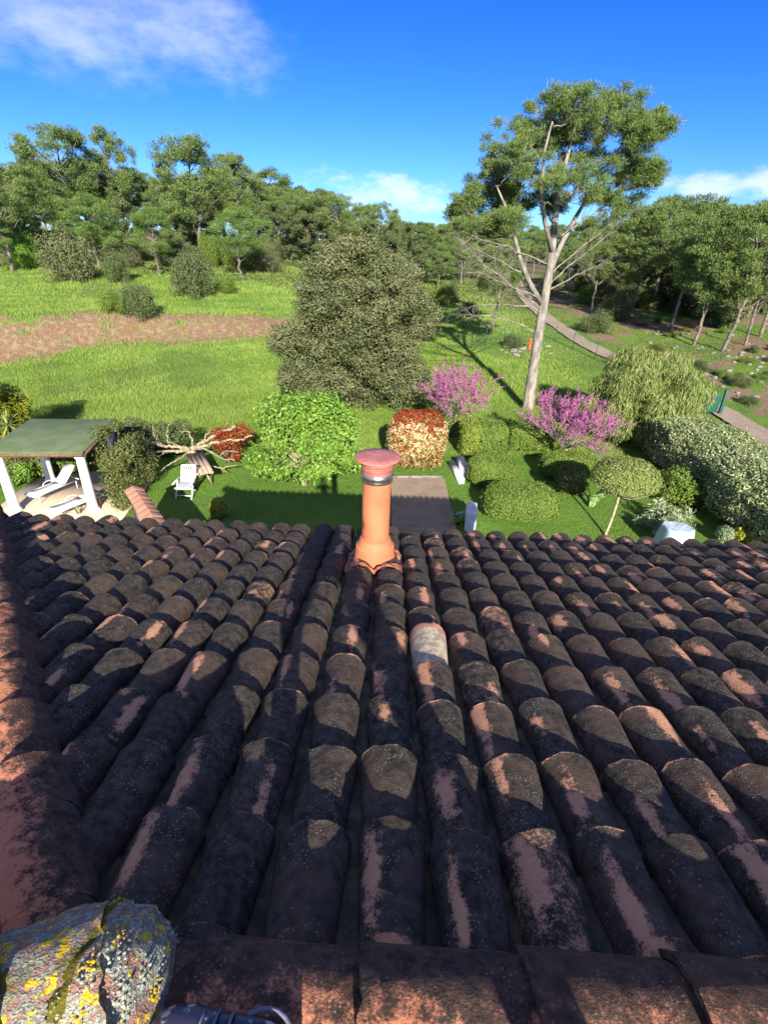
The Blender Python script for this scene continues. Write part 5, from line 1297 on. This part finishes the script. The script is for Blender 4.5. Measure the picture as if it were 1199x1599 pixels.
# ------------------------------------------------------------------ the photographer astride the ridge
def skinned(name, nodes, edges, mat, parent, org, sub=2):
    """nodes: list of (x, y, z, rx, ry); node 0 is the root"""
    bm = bmesh.new(); sk = bm.verts.layers.skin.verify(); vs = []
    for k, nd in enumerate(nodes):
        v = bm.verts.new((nd[0]-org[0], nd[1]-org[1], nd[2]-org[2])); v[sk].radius = (nd[3], nd[4] if len(nd) > 4 else nd[3]); v[sk].use_root = (k == 0); vs.append(v)
    for a, b in edges: bm.edges.new((vs[a], vs[b]))
    me = bpy.data.meshes.new(name); bm.to_mesh(me); bm.free(); me.materials.append(mat)
    o = link(name, me, parent)
    m = o.modifiers.new('skin', 'SKIN'); m.use_smooth_shade = True
    m = o.modifiers.new('sub', 'SUBSURF'); m.levels = sub; m.render_levels = sub
    return o
def photographer():
    M_SKIN = simple('skin', (.52, .30, .21), (.56, .33, .24), rough=.55); M_JEAN = simple('dark_denim', (.035, .045, .075), (.05, .065, .10), scale=40, rough=.9)
    M_SHIRT = simple('grey_sweater', (.16, .17, .19), (.20, .21, .23), scale=40, rough=.95); M_HAIR = simple('brown_hair', (.05, .03, .018), (.08, .05, .03), scale=60, rough=.6)
    rz = 6.70                                    # crest of the ridge tiles
    org = np.array([-.05, .30, rz]); root = empty('person', org, 'person standing astride the roof ridge in dark patterned shoes, holding up a phone', 'person')
    hip = (.04, -.20, rz+.80)
    # body of skin: head, neck, hands come out of the clothes
    hd = (.03, -.30, rz+1.44)
    skinned('body', [(.03, -.27, rz+1.40, .070, .076), (.03, -.28, rz+1.32, .052), (.03, -.29, rz+1.20, .058), (.03, -.265, rz+1.47, .078, .092), (.03, -.275, rz+1.54, .055, .065),
                     (.03, -.175, rz+1.445, .013), (.108, -.28, rz+1.45, .016), (-.048, -.28, rz+1.45, .016), (.03, -.195, rz+1.375, .022)], [(0, 1), (1, 2), (0, 3), (3, 4), (3, 5), (3, 6), (3, 7), (0, 8)], M_SKIN, root, org)
    def ball(c, R_, keep=None, sub=3):
        bm = bmesh.new(); bmesh.ops.create_icosphere(bm, subdivisions=sub, radius=1.0); V = np.array([v.co for v in bm.verts]); bm.verts.index_update(); T = np.array([[v.index for v in f.verts] for f in bm.faces]); bm.free()
        if keep is not None: T = T[keep(V[T].mean(1))]
        return V*(1+.03*snoise(V[:, 0]*9, V[:, 1]*9+V[:, 2]*3))[:, None]*np.array(R_)+np.array(c), T
    hb_ = MB(); V, T = ball((.03, -.285, rz+1.478), (.094, .108, .108), lambda m: (m[:, 2] > .42) | ((m[:, 1] < .05) & (m[:, 2] > -.55)), 4); hb_.add(V, T=T); hb_.build('hair', M_HAIR, root, True)
    for sx_ in (-1, 1):
        eb = MB(); V, T = ball((.03+.031*sx_, -.192, rz+1.468), (.012, .009, .008), None, 2); eb.add(V, T=T); eb.build('eye', simple('dark_eye', (.02, .015, .012), rough=.2), root, True)
    skinned('trousers', [(*hip, .13, .115), (-.06, -.17, rz+.72, .105), (-.20, .03, rz+.42, .068), (-.215, .27, rz+.14, .050), (-.225, .33, rz+.08, .050),
                         (.15, -.22, rz+.72, .105), (.42, -.22, rz+.32, .072), (.60, -.23, rz-.07, .056), (.62, -.23, rz-.15, .058)], [(0, 1), (1, 2), (2, 3), (3, 4), (0, 5), (5, 6), (6, 7), (7, 8)], M_JEAN, root, org)
    skinned('sweater', [(.04, -.20, rz+.74, .165, .135), (.035, -.235, rz+.96, .15, .115), (.03, -.28, rz+1.15, .16, .11), (.03, -.29, rz+1.24, .07),
                        (-.17, -.28, rz+1.17, .065), (-.25, -.20, rz+.98, .050), (-.125, -.07, rz+1.16, .036), (.23, -.28, rz+1.17, .065), (.30, -.20, rz+.98, .050), (.125, -.07, rz+1.16, .036)],
            [(0, 1), (1, 2), (2, 3), (2, 4), (4, 5), (5, 6), (2, 7), (7, 8), (8, 9)], M_SHIRT, root, org)
    R = np.array(CM.to_3x3()); W_ = lambda x, y, z: R @ np.array([x, y, z])+np.array([0, 0, CAMZ])
    for s in (-1, 1):
        wr = np.array([.118*s, -.075, rz+1.18]); palm = W_(.088*s, -.055, .030)
        nodes = [(*palm, .026, .016), (*(wr*.5+palm*.5), .026, .02), (*wr, .028, .024)]; edges = [(0, 1), (1, 2)]
        for k, (dy, L) in enumerate(((.030, .050), (.010, .055), (-.010, .052), (-.030, .043))):
            a = W_(.086*s, -.045+dy, .034); b = W_(.074*s, -.045+dy+.004, .040); c = W_((.074-L*.6)*s, -.045+dy+.008, .030); i = len(nodes)
            nodes += [(*a, .0085), (*b, .0085), (*c, .0072)]; edges += [(0, i), (i, i+1), (i+1, i+2)]
        i = len(nodes); nodes += [(*W_(.082*s, -.015, .028), .011), (*W_(.060*s, .010, .034), .0095), (*W_(.042*s, .022, .031), .008)]; edges += [(0, i), (i, i+1), (i+1, i+2)]
        skinned('hand', nodes, edges, M_SKIN, root, org)
    # shoes: dark mesh uppers, grey rim, pale printed flecks
    m, nt = newmat('printed_shoe'); P = pos(nt)
    vo = N(nt, 'ShaderNodeTexVoronoi', {'feature': 'F1'}, Vector=P, Scale=34.0); n1 = noise(nt, P, 30, 4, .6)
    fl_ = mth(nt, 'MULTIPLY', mrange(nt, vo.outputs['Distance'], .42, .30), mrange(nt, n1, .50, .56))
    c = mix(nt, mrange(nt, noise(nt, P, 16, 3), .4, .6), (.012, .012, .022), (.045, .040, .075)); c = mix(nt, fl_, c, (.34, .40, .44))
    finish(nt, N(nt, 'ShaderNodeBsdfPrincipled', None, Base_Color=c, Roughness=.35, Specular_IOR_Level=.6).outputs[0])
    M_SOLE = simple('grey_sole', (.22, .21, .23), (.30, .29, .31), rough=.6); M_LACE = simple('shoe_lining', (.15, .14, .19), rough=.7)
    def shoe(heel, toe, z):
        heel = np.array(heel); toe = np.array(toe); d = nrm(toe-heel); L = np.linalg.norm(toe-heel); s = np.array([-d[1], d[0], 0.])
        t = np.linspace(0, 1, 15); hw = np.interp(t, [0, .06, .2, .45, .72, .9, .97, 1], [.012, .030, .036, .036, .047, .040, .026, .006]); top = np.interp(t, [0, .05, .2, .38, .55, .75, .92, 1], [.060, .085, .100, .098, .082, .062, .046, .022])
        a = np.linspace(0, math.pi, 13); V = []
        for k in range(15): 
            for q in a: V.append(heel+d*L*t[k]+s*hw[k]*np.sign(math.cos(q))*abs(math.cos(q))**.75+np.array([0, 0, z+.022+top[k]*math.sin(q)**.8]))
        i = np.arange(14)[:, None]*13; j = np.arange(12)[None]; Q = np.stack([i+j, i+13+j, i+14+j, i+j+1], -1).reshape(-1, 4)
        mb = MB(); mb.add(np.array(V), Q=Q); up = mb.build('shoe', m, root, True)
        mb = MB(); V = []
        for zz in (z-.004, z+.024):
            for sg in (1, -1):
                for k in range(15): V.append(heel+d*L*t[k]+s*(hw[k]+.006)*sg+np.array([0, 0, zz]))
        n = 15; Q = []
        for k in range(14): Q += [[k, k+1, 2*n+k+1, 2*n+k], [n+k+1, n+k, 3*n+k, 3*n+k+1], [k+1, k, n+k, n+k+1], [2*n+k, 2*n+k+1, 3*n+k+1, 3*n+k]]
        mb.add(np.array(V), Q=Q); mb.build('sole', M_SOLE, up, True)
        mb = MB(); 
        for f in (.42, .52, .62): c_ = heel+d*L*f; zt = z+.024+np.interp(f, t, top); mb.tube(curve(c_-s*.026+[0, 0, zt-.010], c_+s*.026+[0, 0, zt-.010], (0, 0, .013), 7), .0028, 5)
        mb.tube(np.array([heel+d*L*(.20+.17*math.cos(q))+s*.038*math.sin(q)+[0, 0, z+.100] for q in np.linspace(0, 6.28, 18)]), .005, 6, caps=False); mb.build('lace', M_LACE, up, True)
    shoe((-.115, .352, 0), (-.395, .380, 0), rz-.022)
    shoe((.55, -.23, 0), (.82, -.19, 0), rz-.265)
    ph = empty('phone', (0, 0, CAMZ), 'black smartphone held up in both hands above the ridge', 'phone')
    mb = MB(); mb.box(W_(0, -.06, .020), (.072, .148, .008), M=R, bev=.0035); mb.build('case', simple('phone_black', (.012, .012, .014), rough=.3), ph)
    mb = MB(); mb.box(W_(0, -.06, .0248), (.066, .140, .0012), M=R); mb.build('screen', simple('phone_glass', (.02, .02, .025), rough=.08), ph)
photographer()
# a scrap of white bird lime and grit on the tiles
